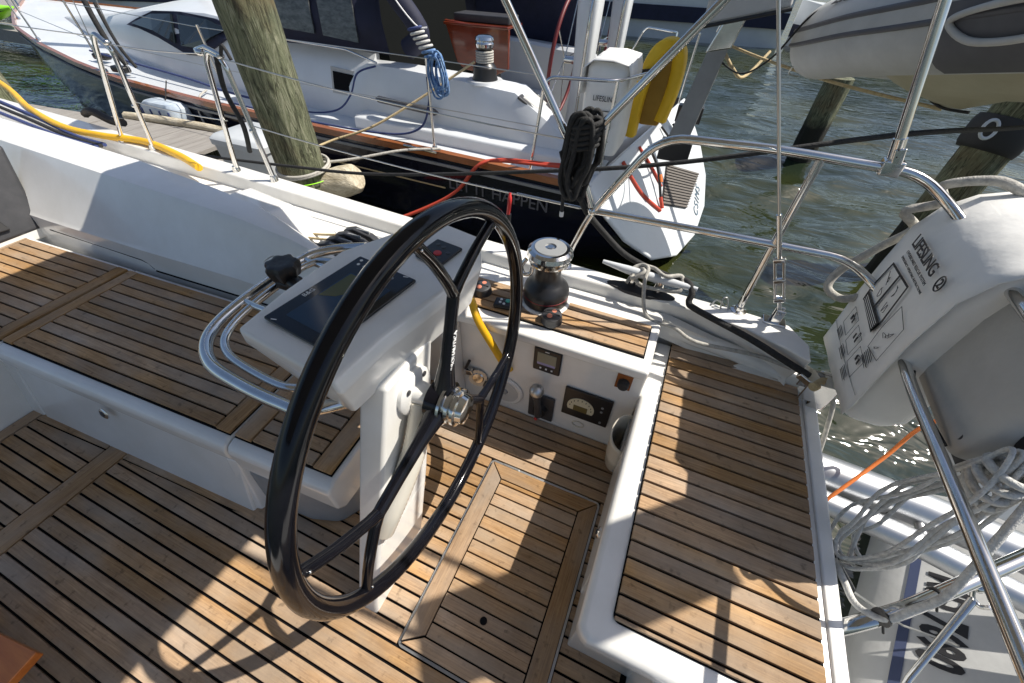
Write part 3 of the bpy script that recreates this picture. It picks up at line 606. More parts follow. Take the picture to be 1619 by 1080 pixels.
# autopilot key pad
AC = Vector((-0.572, 0.836, CZ + 0.003))
pad = MB().obox(AC + dz * 0.002, dx, dy, dz, 0.052, 0.046, 0.005).build('autopilot_pad', M_black, cons, bevel=0.006)
MB().lathe([(0, 0), (0.012, 0), (0.011, 0.003), (0, 0.0035)], AC + dx * -0.012 + dy * -0.004 + dz * 0.007, dz, 18).build('button', M_red, pad, smooth=40)
for a, b in ((0.022, 0.0), (0.026, 0.022), (-0.018, 0.025), (-0.03, -0.02), (0.005, -0.028)):
    MB().lathe([(0, 0), (0.007, 0), (0.006, 0.002), (0, 0.002)], AC + dx * a + dy * b + dz * 0.007, dz, 12).build('button', M_dgrey, pad, smooth=40)

gr = thing('helm_grab_rail', 'curved double stainless grab rail round the front of the helm console', 'rail')
GZ = 0.79
pts = [(-0.97, 0.965, GZ + 0.02), (-1.07, 0.93, GZ + 0.005), (-1.135, 0.86, GZ), (-1.142, 0.74, GZ), (-1.14, 0.60, GZ), (-1.12, 0.475, GZ), (-1.075, 0.395, GZ), (-0.99, 0.345, GZ), (-0.87, 0.328, GZ), (-0.74, 0.325, GZ), (-0.665, 0.335, GZ), (-0.60, 0.40, GZ - 0.01)]
MB().tube(spline(pts, 7), 0.0175, 16).build('outer_tube', M_steel, gr, smooth=60)
pts = [(-0.80, 0.84, GZ + 0.03), (-1.02, 0.84, GZ + 0.02), (-1.088, 0.80, GZ + 0.010), (-1.095, 0.70, GZ + 0.006), (-1.094, 0.60, GZ + 0.003), (-1.080, 0.50, GZ), (-1.045, 0.430, GZ), (-0.98, 0.390, GZ), (-0.87, 0.372, GZ), (-0.76, 0.370, GZ), (-0.69, 0.40, GZ)]
MB().tube(spline(pts, 7), 0.0115, 14).build('inner_tube', M_steel, gr, smooth=60)
MB().tube([(-1.14, 0.575, GZ), (-1.07, 0.565, GZ + 0.005), (-0.80, 0.545, GZ + 0.03)], 0.011, 12).build('bracket', M_steel, gr, smooth=60)
MB().tube([(-1.135, 0.83, GZ), (-0.78, 0.78, GZ + 0.03)], 0.011, 12).build('bracket', M_steel, gr, smooth=60)
kn = thing('mount_knob', 'black ribbed clamp knob fixed on the stainless grab rail', 'knob')
KC = Vector((-1.065, 0.695, 0.855))
m_ = MB(); prof = []
seg = 40
rings = []
for h, r in ((-0.03, 0.03), (-0.026, 0.040), (0.0, 0.048), (0.014, 0.049), (0.024, 0.044), (0.027, 0.030), (0.024, 0.018), (0.026, 0.0005)):
    rings.append([KC + Vector((math.cos(2 * math.pi * k / seg) * r * (1 + 0.10 * math.cos(7 * 2 * math.pi * k / seg)), math.sin(2 * math.pi * k / seg) * r * (1 + 0.10 * math.cos(7 * 2 * math.pi * k / seg)), h)) for k in range(seg)])
m_.loft(rings).build('knob_body', M_black, kn, smooth=35)
MB().obox(KC + Vector((-0.0, 0.0, -0.052)), (1, 0, 0), (0, 1, 0), (0, 0, 1), 0.032, 0.03, 0.014).build('clamp', M_black, kn, bevel=0.006)
MB().tube(spline([KC + Vector(p) for p in ((-0.045, -0.01, -0.01), (-0.075, -0.005, 0.005), (-0.07, 0.03, 0.01), (-0.045, 0.03, 0.0))], 6), 0.002, 6).build('lanyard', M_wire, kn, smooth=60)
KC2 = Vector((-0.985, 0.66, 0.835))
MB().tube([KC + Vector((0.03, -0.01, -0.03)), KC + Vector((0.085, -0.03, -0.045))], 0.022, 10).build('socket_arm', M_black, kn, smooth=50)

# ================================================================== INSTRUMENT PANEL ITEMS (on the locker face, y = 1.068)
PY = 1.066
def pbox(x0, x1, z0, z1, d, name, m_, par, bev=0.004, y=PY): return MB().box(x0, x1, y - d, y, z0, z1).build(name, m_, par, bevel=bev)
t = thing('autopilot_display', 'small square black instrument display with grey screen high on the white locker panel', 'display')
pbox(-0.332, -0.217, 0.362, 0.490, 0.012, 'case', M_black, t, 0.006)
pbox(-0.316, -0.236, 0.408, 0.470, 0.014, 'screen', M_lcd, t, 0.002)
pbox(-0.314, -0.238, 0.404, 0.417, 0.0145, 'status_bar', mat('lcd_violet', (0.30, 0.27, 0.46), 0.25), t, 0.001)
for k in range(3): pbox(-0.302 + k * 0.024, -0.294 + k * 0.024, 0.380, 0.388, 0.0145, 'button', M_white, t, 0.001)
pbox(-0.285, -0.268, 0.478, 0.482, 0.0135, 'maker_mark', M_white, t, 0.0005)
t = thing('throttle_lever', 'black engine throttle with silver ball knob on the locker panel', 'throttle')
pbox(-0.336, -0.217, 0.040, 0.205, 0.012, 'base_plate', M_dgrey, t, 0.008)
MB().lathe([(0, 0), (0.034, 0), (0.030, 0.022), (0.0, 0.024)], (-0.277, PY - 0.012, 0.115), (0, -1, 0), 22).build('pivot', M_black, t, smooth=40)
MB().tube([(-0.277, PY - 0.040, 0.10), (-0.279, PY - 0.05, 0.17), (-0.284, PY - 0.06, 0.235), (-0.286, PY - 0.065, 0.275)], [0.017, 0.016, 0.015, 0.022], 12).build('handle', M_dgrey, t, smooth=60)
MB().ball((-0.287, PY - 0.067, 0.300), 0.031, seg=20, rows=12).build('knob', M_steel2, t, smooth=60)
MB().ball((-0.283, PY - 0.050, 0.085), 0.0085, seg=10, rows=6).build('neutral_button', M_red, t, smooth=60)
t = thing('engine_panel', 'black engine instrument panel with cream half round gauge on the locker panel', 'gauge')
pbox(-0.183, 0.018, 0.140, 0.318, 0.010, 'case', M_black, t, 0.004)
gz, gx = 0.205, -0.105
m_ = MB(); arc = [(gx + 0.058 * math.cos(math.radians(a)), gz + 0.058 * math.sin(math.radians(a)) + 0.012) for a in range(-25, 206, 10)]
m_.prism([(x, PY - 0.0101, z) for x, z in arc], [(x, PY - 0.0125, z) for x, z in arc]); dial = m_.build('gauge_dial', mat('cream_dial', (0.62, 0.58, 0.42), 0.35), t)
m_ = MB(); m_.prism([(x, PY - 0.0126, z) for x, z in ((gx - 0.03, gz - 0.012), (gx + 0.03, gz - 0.012), (gx + 0.03, gz + 0.022), (gx - 0.03, gz + 0.022))], [(x, PY - 0.0138, z) for x, z in ((gx - 0.03, gz - 0.012), (gx + 0.03, gz - 0.012), (gx + 0.03, gz + 0.022), (gx - 0.03, gz + 0.022))])
m_.build('hour_meter', mat('olive_lcd', (0.13, 0.10, 0.03), 0.4), dial)
for a in range(0, 181, 22):
    c_, s_ = math.cos(math.radians(a)), math.sin(math.radians(a))
    MB().box(gx + 0.046 * c_ - 0.0016, gx + 0.046 * c_ + 0.0016, PY - 0.0135, PY - 0.0125, gz + 0.012 + 0.046 * s_ - 0.004, gz + 0.012 + 0.046 * s_ + 0.004).build('gauge_mark', M_print, dial)
for x, z in ((-0.018, 0.262), (-0.018, 0.235), (-0.012, 0.165)):
    MB().lathe([(0, 0), (0.006, 0), (0.005, 0.003), (0, 0.003)], (x, PY - 0.010, z), (0, -1, 0), 10).build('indicator', M_grey, t, smooth=40)
t = thing('panel_socket', 'black rubber capped socket on square wooden backing at the panel corner', 'socket')
pbox(-0.002, 0.056, 0.405, 0.482, 0.003, 'backing_plate', M_varnish, t, 0.001)
MB().lathe([(0, 0), (0.022, 0), (0.022, 0.018), (0.018, 0.026), (0, 0.028)], (0.028, PY - 0.003, 0.442), (0, -1, 0), 18).build('cap', M_rubber, t, smooth=40)
t = thing('loudspeaker', 'round white loudspeaker low on the locker panel behind the wheel', 'speaker')
sc_ = (-0.455, PY, 0.145)
MB().lathe([(0, 0), (0.088, 0), (0.088, 0.006), (0.080, 0.012), (0.070, 0.010), (0.0, 0.010)], sc_, (0, -1, 0), 32).build('bezel', M_gel, t, smooth=35)
MB().lathe([(0.066, 0.009), (0.066, 0.0125), (0.022, 0.0125), (0.022, 0.009)], sc_, (0, -1, 0), 32).build('cone', M_hyp, t, smooth=35)
MB().lathe([(0, 0.010), (0.018, 0.010), (0.014, 0.017), (0, 0.019)], sc_, (0, -1, 0), 20).build('dust_cap', M_grey, t, smooth=40)
t = MB().tube([(-0.100 + 0.026 * math.cos(a), PY - 0.001, 0.085 + 0.018 * math.sin(a)) for a in [2 * math.pi * k / 28 for k in range(28)]], 0.0028, 8, closed=True).build('drain_ring', M_gel2, smooth=60)
tag(t, 'small oval raised ring below the engine gauge panel', 'ring')
t = thing('deck_filler', 'chrome folding deck fitting with ribbed knob beside the locker panel', 'fitting')
MB().lathe([(0, 0), (0.030, 0), (0.030, 0.010), (0.024, 0.016), (0, 0.017)], (-0.585, PY - 0.012, 0.185), (0.2, -1, 0.25), 22).build('cap', M_steel, t, smooth=35)
m_ = MB(); c_ = Vector((-0.585, PY - 0.012, 0.185)); ax = Vector((0.2, -1, 0.25)).normalized(); uu = ax.orthogonal().normalized(); vv = ax.cross(uu); rings = []
for h, r in ((0.0, 0.043), (0.012, 0.043)): rings.append([c_ + ax * h + (uu * math.cos(2 * math.pi * k / 48) + vv * math.sin(2 * math.pi * k / 48)) * r * (1 + 0.04 * math.cos(2 * math.pi * k / 48 * 16)) for k in range(48)])
m_.loft(rings).build('ribbed_ring', M_steel2, t, smooth=30)
MB().obox((-0.630, PY - 0.02, 0.21), (1, 0, .3), (0, 1, 0), (-.3, 0, 1), 0.022, 0.012, 0.014).build('hinge_block', M_steel, t, bevel=0.003)
MB().obox((-0.535, PY - 0.02, 0.160), (1, 0, -.35), (0, 1, 0), (.35, 0, 1), 0.018, 0.012, 0.015).build('clamp_block', M_dgrey, t, bevel=0.003)
MB().tube([(-0.645, PY - 0.02, 0.225), (-0.62, PY - 0.025, 0.29)], 0.007, 8).build('lever', M_black, t, smooth=50)
t = thing('storage_pouch', 'beige moulded pouch with dark opening on the corner by the aft seat', 'pouch')
m_ = MB(); rings = []
for z, r, ox in ((0.10, 0.042, 0.0), (0.18, 0.050, 0.0), (0.25, 0.052, 0.004), (0.30, 0.055, 0.006)):
    rings.append([(0.098 - max(0, r * 1.1 * math.sin(math.pi * k / 14)), 0.945 + r * 1.25 * math.cos(math.pi * k / 14) + ox, z + (0.03 * math.cos(math.pi * k / 14) if z > .29 else 0)) for k in range(15)])
m_.loft(rings, closed=False).build('shell', M_gel2, t, smooth=60).modifiers.new('s', 'SOLIDIFY').thickness = 0.006
MB().box(0.090, 0.097, 0.89, 1.0, 0.11, 0.33).build('lining', M_grey, t)

# ================================================================== WINCH, BUTTONS, CLUTCHES
wb = Vector((-0.366, 1.250, SH + 0.014))
wi = thing('primary_winch', 'black two stage winch with chrome self-tailing top on teak locker shelf', 'winch')
MB().lathe([(0, -0.012), (0.100, -0.012), (0.101, 0.004), (0.094, 0.009), (0, 0.009)], wb, (0, 0, 1), 40).build('base_ring', M_gel, wi, smooth=35)
MB().lathe([(0, 0.009), (0.088, 0.009), (0.091, 0.016), (0.091, 0.065), (0.085, 0.082), (0.066, 0.100), (0.054, 0.115), (0.051, 0.13), (0.051, 0.178), (0.058, 0.188), (0.0, 0.188)], wb, (0, 0, 1), 48).build('drum', M_black, wi, smooth=35)
MB().lathe([(0.0905, 0.043), (0.0918, 0.0435), (0.0918, 0.0465), (0.0905, 0.047)], wb, (0, 0, 1), 48).build('red_band', mat('dark_red_band', (0.20, 0.01, 0.02), 0.4), wi, smooth=60)
MB().lathe([(0.0, 0.185), (0.064, 0.188), (0.078, 0.193), (0.078, 0.199), (0.060, 0.204), (0.060, 0.211), (0.082, 0.215), (0.087, 0.224), (0.083, 0.240), (0.072, 0.249), (0.0, 0.250)], wb, (0, 0, 1), 48).build('self_tailer', M_steel, wi, smooth=35)
MB().lathe([(0.0, 0.249), (0.060, 0.2495), (0.058, 0.252), (0.022, 0.254), (0.020, 0.248), (0.0, 0.246)], wb, (0, 0, 1), 40).build('top_plate', M_grey, wi, smooth=35)
m_ = MB(); m_.lathe([(0, 0.246), (0.013, 0.246), (0.013, 0.2535), (0, 0.2535)], wb, (0, 0, 1), 8); m_.build('handle_socket', M_steel, wi)
MB().tube(spline([wb + Vector(p) for p in ((-0.075, -0.045, 0.205), (-0.090, -0.056, 0.175), (-0.075, -0.062, 0.150), (-0.052, -0.058, 0.155), (-0.048, -0.052, 0.185))], 6), 0.0085, 10).build('feeder_arm', M_steel, wi, smooth=60)
for (x, y, r, ca, lb) in ((-0.622, 1.19, 0.040, M_coral, 'round black winch foot button with coral arrows beside the console end'), (-0.300, 1.142, 0.042, M_coral, 'round black winch foot button with coral arrows in front of the winch')):
    t = thing('foot_button', lb, 'button', 'foot buttons on the teak locker shelf'); z0 = SH + 0.0165
    MB().lathe([(0, 0), (r, 0), (r, 0.010), (r * 0.93, 0.018), (r * 0.95, 0.022), (r * 0.9, 0.034), (r * 0.6, 0.039), (0, 0.040)], (x, y, z0), (0.0, -0.1, 1), 32).build('housing', M_dgrey, t, smooth=35)
    MB().obox((x, y - 0.004, z0 + 0.039), (1, 0, 0), (0, 1, 0), (0, -.1, 1), r * 0.75, 0.002, 0.002).build('groove', M_rubber, t)
    for s_ in (-1, 1):
        MB().lathe([(0, 0), (0.011, 0), (0.009, 0.003), (0, 0.003)], (x + 0.004 * s_, y - 0.004 + 0.016 * s_, z0 + 0.0385), (0, -.1, 1), 14).build('arrow_pad', ca, t, smooth=40)
t = thing('thruster_joystick', 'small square black control with green and grey keys on teak locker shelf', 'control')
MB().obox((-0.508, 1.148, SH + 0.024), (1, .15, 0), (-.15, 1, 0), (0, 0, 1), 0.036, 0.028, 0.010).build('case', M_black, t, bevel=0.008)
MB().lathe([(0, 0), (0.010, 0), (0.009, 0.006), (0, 0.007)], (-0.492, 1.158, SH + 0.033), (0, 0, 1), 14).build('green_key', M_green, t, smooth=40)
for a, b in ((-0.518, 1.140), (-0.500, 1.136), (-0.520, 1.158)): MB().lathe([(0, 0), (0.006, 0), (0.005, 0.004), (0, 0.004)], (a, b, SH + 0.033), (0, 0, 1), 10).build('key', M_white, t, smooth=40)
# rope clutch bank
t = thing('rope_clutch_bank', 'bank of four black rope clutches at the end of the coaming', 'rope clutch')
MB().obox((-1.275, 1.175, 0.585), (1, -0.12, -0.10), (0.12, 1, 0), (0.10, 0, 1), 0.12, 0.115, 0.03).build('base', M_gel, t, bevel=0.008)
for k in range(4):
    y = 1.100 + k * 0.050; x = -1.29 + 0.008 * k
    m_ = MB(); pr = [(-0.10, 0.620), (-0.085, 0.650), (-0.03, 0.668), (0.06, 0.652), (0.125, 0.612), (0.11, 0.595), (-0.09, 0.608)]
    m_.prism([(x + a, y - 0.017, b) for a, b in pr], [(x + a - 0.004, y + 0.017, b) for a, b in pr]); lv = m_.build('clutch_lever', M_dgrey, t, bevel=0.006, bseg=3)
    MB().box(x - 0.02, x + 0.050, y - 0.004, y + 0.004, 0.650, 0.667).build('lever_stripe', M_grey, lv, bevel=0.002)
for k in range(3):
    rope([(-1.62, 1.13 + k * 0.03, 0.60), (-1.50, 1.13 + 0.038 * k, 0.605), (-1.37, 1.125 + 0.05 * k, 0.625)], 0.006, M_ropet if k else M_ropew, 'control_line', 'thin tan control line leading into clutch lever' if k == 1 else ('white control line leading into the inboard clutch lever' if k == 0 else 'tan control line leading into the outboard clutch lever'), 'rope', 'lines led through the rope clutches')

# ================================================================== CLEAT AND DECK LINES
t = thing('mooring_cleat', 'long white-silver mooring cleat on the bulwark with rope turns', 'cleat')
m_ = MB(); A, B = Vector((-0.198, 1.468, 0.668)), Vector((0.183, 1.437, 0.668)); rr = [0.008, 0.013, 0.0175, 0.0185, 0.0185, 0.0175, 0.013, 0.008]
m_.tube([A.lerp(B, k / 7) + Vector((0, 0, 0.004 - 0.006 * math.sin(math.pi * k / 7))) for k in range(8)], rr, 12).build('horn', M_bluewhite, t, smooth=60)
for f in (0.36, 0.64): c_ = A.lerp(B, f); MB().tube([c_, (c_.x, c_.y, 0.60)], [0.017, 0.021], 12).build('leg', M_steel, t, smooth=60)
MB().ext([(-0.02 + 0.14 * math.cos(a), 1.435 + 0.035 * math.sin(a)) for a in [2 * math.pi * k / 20 for k in range(20)]], 0.590, 0.6065).build('base_pad', M_rubber, t, bevel=0.003)
c0 = A.lerp(B, 0.40); c1 = A.lerp(B, 0.62)
pts = [c0 + Vector(p) for p in ((-0.035, -0.03, -0.04), (-0.01, 0.03, 0.0), (0.02, -0.02, 0.024), (-0.02, -0.035, -0.01), (0.0, 0.03, 0.012), (0.05, 0.028, 0.02), (0.10, -0.022, 0.028), (0.16, 0.022, 0.018), (0.17, -0.03, -0.012), (0.12, -0.03, -0.03), (0.02, -0.034, -0.03), (-0.03, 0.0, 0.0), (0.0, 0.026, 0.022), (0.03, 0.0, 0.03), (0.032, -0.05, 0.0), (0.06, -0.10, -0.085), (0.10, -0.125, -0.115))]
rope(pts + [(0.142, 1.315, SH + 0.008), (0.24, 1.302, 0.53), (0.46, 1.36, 0.50), (0.60, 1.335, 0.505), (0.67, 1.31, 0.53), (0.735, 1.29, 0.47), (0.775, 1.24, 0.33), (0.82, 1.17, 0.12), (0.88, 1.08, -0.12), (0.96, 1.0, -0.6)], 0.0078, M_ropew, 'dock_line', 'white braided dock line tied round the cleat and led over the transom', 'rope')
rope([(-0.335, 1.46, 0.93), (-0.30, 1.48, 0.86), (-0.215, 1.52, 0.76), (-0.13, 1.535, 0.69), (-0.03, 1.535, 0.655), (0.08, 1.495, 0.66), (0.140, 1.462, 0.678), (0.168, 1.425, 0.660), (0.168, 1.405, 0.628), (0.20, 1.385, 0.617), (0.40, 1.335, 0.590), (0.55, 1.292, 0.560), (0.62, 1.280, 0.542)], 0.0125, M_ropek, 'mooring_line', 'thick black mooring line from the rail over the cleat to the stern fairlead', 'rope')
t = thing('stern_fairlead', 'polished chrome roller fairlead on the stern quarter', 'fairlead')
MB().obox((0.628, 1.290, 0.528), (0.9, -0.30, -0.3), (0.30, 0.95, 0), (0.30, -.09, 0.95), 0.036, 0.036, 0.013).build('top_plate', M_steel, t, bevel=0.005)
MB().obox((0.698, 1.305, 0.470), (1, 0, 0), (0, 1, 0), (0, 0, 1), 0.030, 0.042, 0.065).build('housing', M_steel, t, bevel=0.012, bseg=3)
MB().tube([(0.655, 1.262, 0.500), (0.655, 1.345, 0.500)], 0.020, 16).build('roller', M_steel2, t, smooth=50)
for s_ in (1.255, 1.322): MB().obox((0.665, s_, 0.495), (1, 0, 0), (0, 1, 0), (0, 0, 1), 0.042, 0.004, 0.045).build('cheek', M_steel, t, bevel=0.003)

# ================================================================== RAILS, STANCHIONS, WIRES
RY_ = 1.47; TR = 0.0135
push = thing('pushpit_rail', 'polished stainless stern pushpit rail with two levels round the quarter', 'rail')
toprail = fillet([(-0.357, RY_, 0.60), (-0.338, RY_, 0.70), (-0.279, RY_, 0.877), (-0.100, RY_, 1.172), (0.25, RY_, 1.186), (0.60, RY_, 1.180), (0.700, RY_ - 0.04, 1.120), (0.745, 1.36, 1.085), (0.752, 0.90, 1.075)], 0.09, 6)
MB().tube(toprail, TR, 14).build('top_tube', M_steel, push, smooth=60)
midrail = fillet([(-0.279, RY_, 0.877), (0.25, RY_, 0.893), (0.57, RY_, 0.900), (0.672, RY_ - 0.02, 0.848), (0.712, 1.34, 0.826), (0.702, 1.04, 0.814), (0.698, 0.70, 0.832), (0.696, 0.30, 0.847)], 0.09, 6)
MB().tube(midrail, TR, 14).build('middle_tube', M_steel, push, smooth=60)
MB().tube([(0.356, RY_, 0.595), (0.354, RY_, 0.89), (0.356, RY_, 1.180)], TR * 0.92, 14).build('strut', M_steel, push, smooth=60)
MB().tube([(-0.279, RY_, 0.877), (-0.335, RY_, 1.00), (-0.385, RY_, 1.10)], TR * 0.92, 14).build('strut', M_steel, push, smooth=60)
for p in ((-0.357, RY_, 0.600), (0.356, RY_, 0.600)):
    MB().lathe([(0, 0), (0.030, 0), (0.030, 0.006), (0.018, 0.010), (0.017, 0.024), (0, 0.024)], p, (0, 0, 1), 20).build('foot_flange', M_steel, push, smooth=40)
MB().ball((-0.279, RY_, 0.877), 0.020).build('junction', M_steel, push, smooth=60)
t = thing('gate_pin_clips', 'small bent wire clips lying beside the rail strut foot', 'clip')
MB().tube(spline([(0.255, 1.455, 0.606), (0.27, 1.475, 0.622), (0.30, 1.46, 0.618), (0.325, 1.465, 0.606)], 6), 0.003, 6).build('clip', M_wire, t, smooth=60)
MB().tube(spline([(0.29, 1.445, 0.606), (0.285, 1.46, 0.64), (0.30, 1.47, 0.645), (0.318, 1.45, 0.606)], 6), 0.003, 6).build('clip', M_wire, t, smooth=60)
# boarding gate tube on the transom
t = thing('transom_gate_rail', 'thick low stainless tube running aft from the transom edge', 'rail')
MB().tube(fillet([(0.690, 0.535, 0.31), (0.735, 0.560, 0.405), (0.82, 0.618, 0.455), (1.30, 1.02, 0.47)], 0.06), 0.0185, 14).build('tube', M_steel, t, smooth=60)
for p in ((0.765, 0.578, 0.455), (0.90, 0.686, 0.458)):
    MB().lathe([(0.0195, -0.003), (0.0215, -0.003), (0.0215, 0.003), (0.0195, 0.003)], p, (0.77, 0.63, 0), 18).build('cable_tie', M_black, t, smooth=50)
    MB().tube([Vector(p) + Vector((0.01, -0.012, -0.016)), Vector(p) + Vector((0.02, -0.02, -0.035))], 0.003, 6).build('tie_tail', M_black, t)
t = thing('gate_stay', 'thin stainless stay with shackle hanging below the gate tube', 'stay')
MB().ball((1.02, 0.765, 0.445), 0.016, seg=10, rows=6).build('clamp', M_steel, t, smooth=60)
MB().tube(fillet([(1.02, 0.765, 0.43), (1.035, 0.755, 0.40), (1.05, 0.74, 0.395), (1.055, 0.735, 0.42)], 0.01), 0.006, 8).build('shackle', M_steel, t, smooth=60)
MB().tube([(1.035, 0.75, 0.40), (0.94, 0.55, 0.25), (0.90, 0.45, 0.20)], [0.010, 0.008, 0.008], 10).build('rod', M_steel, t, smooth=60)
# stanchion gates on the side deck
for (bx0, bx1, t0, t1, lb) in ((-3.395, -3.098, (-3.075, 1.205), (-2.975, 1.18), 'stainless stanchion hoop nearest the bow at the left edge of the deck'), (-2.394, -2.106, (-2.245, 1.20), (-2.145, 1.195), 'stainless stanchion hoop on the side deck in front of the piling')):
    t = thing('gate_stanchion', lb, 'stanchion', 'stanchion hoops on the side deck')
    yb = 1.545; zb = capz(bx0)
    MB().tube(fillet([(bx0, yb, zb), (t0[0] - 0.01, yb, t0[1] - 0.03), (t0[0] + 0.03, yb, t0[1] + 0.012), (t1[0] + 0.01, yb, t1[1] - 0.02), (bx1, yb, capz(bx1))], 0.05), 0.0125, 12).build('hoop', M_steel, t, smooth=60)
    for x in (bx0, bx1): MB().lathe([(0, 0), (0.024, 0), (0.022, 0.012), (0.017, 0.03), (0, 0.03)], (x, yb, capz(x)), (0, 0, 1), 16).build('foot', M_steel, t, smooth=40)
    MB().ball((bx1 * 0.55 + t1[0] * 0.45, yb, zb * 0.55 + t1[1] * 0.45), 0.012, 1, 1.6, 1).build('wire_eye', M_steel, t, smooth=60)
    MB().ball((t1[0] + 0.0, yb, t1[1] + 0.0), 0.014, 1, 1.5, 1).build('wire_eye', M_steel, t, smooth=60)
def wire(a, b, r, name, lb, sag=0.0, grp='lifeline wires'):
    a, b = Vector(a), Vector(b)
    o = MB().tube([a.lerp(b, k / 10) - Vector((0, 0, 4 * sag * (k / 10) * (1 - k / 10))) for k in range(11)], r, 6).build(name, M_wire, smooth=60)
    return tag(o, lb, 'wire', grp)
wire((-2.145, 1.545, 1.185), (-0.37, 1.47, 1.115), 0.0032, 'lifeline', 'upper lifeline wire between the piling hoop and the stern rail', 0.02)
wire((-2.12, 1.545, 0.90), (-0.29, 1.47, 0.877), 0.0032, 'lifeline', 'lower lifeline wire ending at the pushpit junction', 0.02)
wire((-2.975, 1.545, 1.175), (-2.245, 1.545, 1.195), 0.0032, 'lifeline', 'short upper lifeline wire between the two stanchion hoops', 0.01)
wire((-3.05, 1.545, 0.90), (-2.29, 1.545, 0.90), 0.0032, 'lifeline', 'short lower lifeline wire between the two stanchion hoops', 0.01)
wire((-3.07, 1.545, 1.2), (-6.5, 1.66, 1.24), 0.0032, 'lifeline', 'upper lifeline wire running forward off the left edge', 0.03)
m_ = MB().tube([(-0.60, 1.4805, 0.874), (-0.33, 1.472, 0.8765)], 0.006, 8).build('wire_turnbuckle', M_steel, smooth=60); tag(m_, 'slim stainless wire terminal on the lower lifeline by the rail junction', 'terminal')
# backstay
bs = thing('backstay', 'stainless backstay with turnbuckle rising from the stern quarter', 'stay')
b0 = Vector((0.482, 1.454, 0.600)); ud = Vector((-0.455, -0.06, 1.0)).normalized()
MB().obox(b0 + Vector((0, 0, 0.006)), (1, 0, 0), (0, 1, 0), (0, 0, 1), 0.040, 0.024, 0.006).build('chainplate_foot', M_steel, bs, bevel=0.003)
for s_ in (-1, 1): MB().obox(b0 + Vector((0.0, 0.013 * s_, 0.035)), (1, 0, 0), (0, 1, 0), (0, 0, 1), 0.016, 0.004, 0.032).build('chainplate', M_steel, bs, bevel=0.003)
MB().tube([b0 + Vector((0, -0.024, 0.05)), b0 + Vector((0, 0.024, 0.05))], 0.008, 10).build('clevis_pin', M_steel, bs, smooth=50)
MB().tube([b0 + Vector((0, 0, 0.05)), b0 + Vector((0, 0, 0.05)) + ud * 0.07], [0.009, 0.007], 10).build('lower_stud', M_steel, bs, smooth=60)
q0 = b0 + Vector((0, 0, 0.05)) + ud * 0.06; side = ud.cross(Vector((0, 1, 0))).normalized()
for s_ in (-1, 1): MB().tube([q0 + side * 0.013 * s_, q0 + ud * 0.17 + side * 0.013 * s_], 0.0055, 8).build('turnbuckle_bar', M_steel, bs, smooth=60)
for k in (0, 0.085, 0.17): MB().obox(q0 + ud * k, side, ud.cross(side), ud, 0.019, 0.009, 0.009).build('turnbuckle_end', M_steel, bs, bevel=0.004)
MB().tube([q0 + ud * 0.17, q0 + ud * 0.34], [0.008, 0.0085], 10).build('swage', M_steel, bs, smooth=60)
MB().tube([q0 + ud * 0.34, q0 + ud * 14.0], 0.0046, 8).build('stay_wire', M_wire, bs, smooth=60)

# bimini overhead (throws the shade on bench and floor) and its struts
bim = thing('bimini_top', 'stainless bimini frame struts rising to the canvas top overhead', 'bimini')
BX0, BX1, BY0, BY1, BZT = -1.676, 0.362, -2.6, 1.69, 2.10
m_ = MB(); rings = []
for k in range(13):
    x = BX0 + (BX1 - BX0) * k / 12; rings.append([(x, BY0 + (BY1 - BY0) * j / 12, BZT + 0.10 * math.sin(math.pi * j / 12) + 0.015 * math.sin(math.pi * k / 12)) for j in range(13)])
cv = m_.loft(rings, closed=False).build('canopy', M_canvas, bim, smooth=60); cv.modifiers.new('s', 'SOLIDIFY').thickness = 0.004
sp0 = [(0.997, 0.95), (1.162, 0.76), (1.587, 1.14), (1.427, 1.33)]
MB().ext(sp0, 2.10, 2.125).build('shade_panel', M_screen, bim)  # added out of view, with its arms, to cast the diagonal shade on hatch and seat
for y0, y1 in ((0.85, 0.88), (1.10, 1.12)): MB().tube([(0.35, y0, 2.150), (1.15 + (y0 - .85), y1, 2.09)], 0.0125, 10).build('shade_panel_arm', M_steel, bim, smooth=60)
def strut(p, q, name='strut', end=None):
    p, q = Vector(p), Vector(q); MB().tube([p, q], 0.0128, 14).build(name, M_steel, bim, smooth=60)
d1 = Vector((-0.666 + 0.413, 0, 1.478 - 1.126)); d1 /= d1.z
s1 = Vector((-0.405, 1.47, 1.115)); strut(s1, s1 + d1 * (2.10 - s1.z) + Vector((0, 0.05, 0)))
d2 = Vector((-0.036 + 0.347, 0, 1.512 - 1.116)); d2 /= d2.z
s2 = Vector((-0.350, 1.455, 1.112)); strut(s2, s2 + d2 * (2.10 - s2.z) + Vector((0, 0.05, 0)))
s3 = Vector((0.520, 1.47, 1.205)); d3 = Vector((-0.277, 0, 1)); strut(s3, s3 + d3 * (2.10 - s3.z) + Vector((0, 0.05, 0)))
for s_, d_ in ((s1, d1), (s2, d2), (s3, d3)):
    d_ = d_.normalized(); MB().tube([s_ - d_ * 0.02, s_ + d_ * 0.055], 0.0160, 12).build('strut_end', M_steel, bim, smooth=40)
    for h in (0.012, 0.03): MB().ball(s_ + d_ * h + Vector((0.0, -0.016, 0)), 0.004, seg=8, rows=5).build('screw', M_dgrey, bim)
MB().obox((0.525, 1.47, 1.185), (1, 0, 0), (0, 1, 0), (0, 0, 1), 0.026, 0.019, 0.021).build('rail_clamp', M_steel, bim, bevel=0.006)
MB().obox((0.523, 1.455, 1.212), (0.96, 0, .27), (0, 1, 0), (-.27, 0, .96), 0.013, 0.004, 0.026).build('hinge_tongue', M_steel, bim, bevel=0.003)

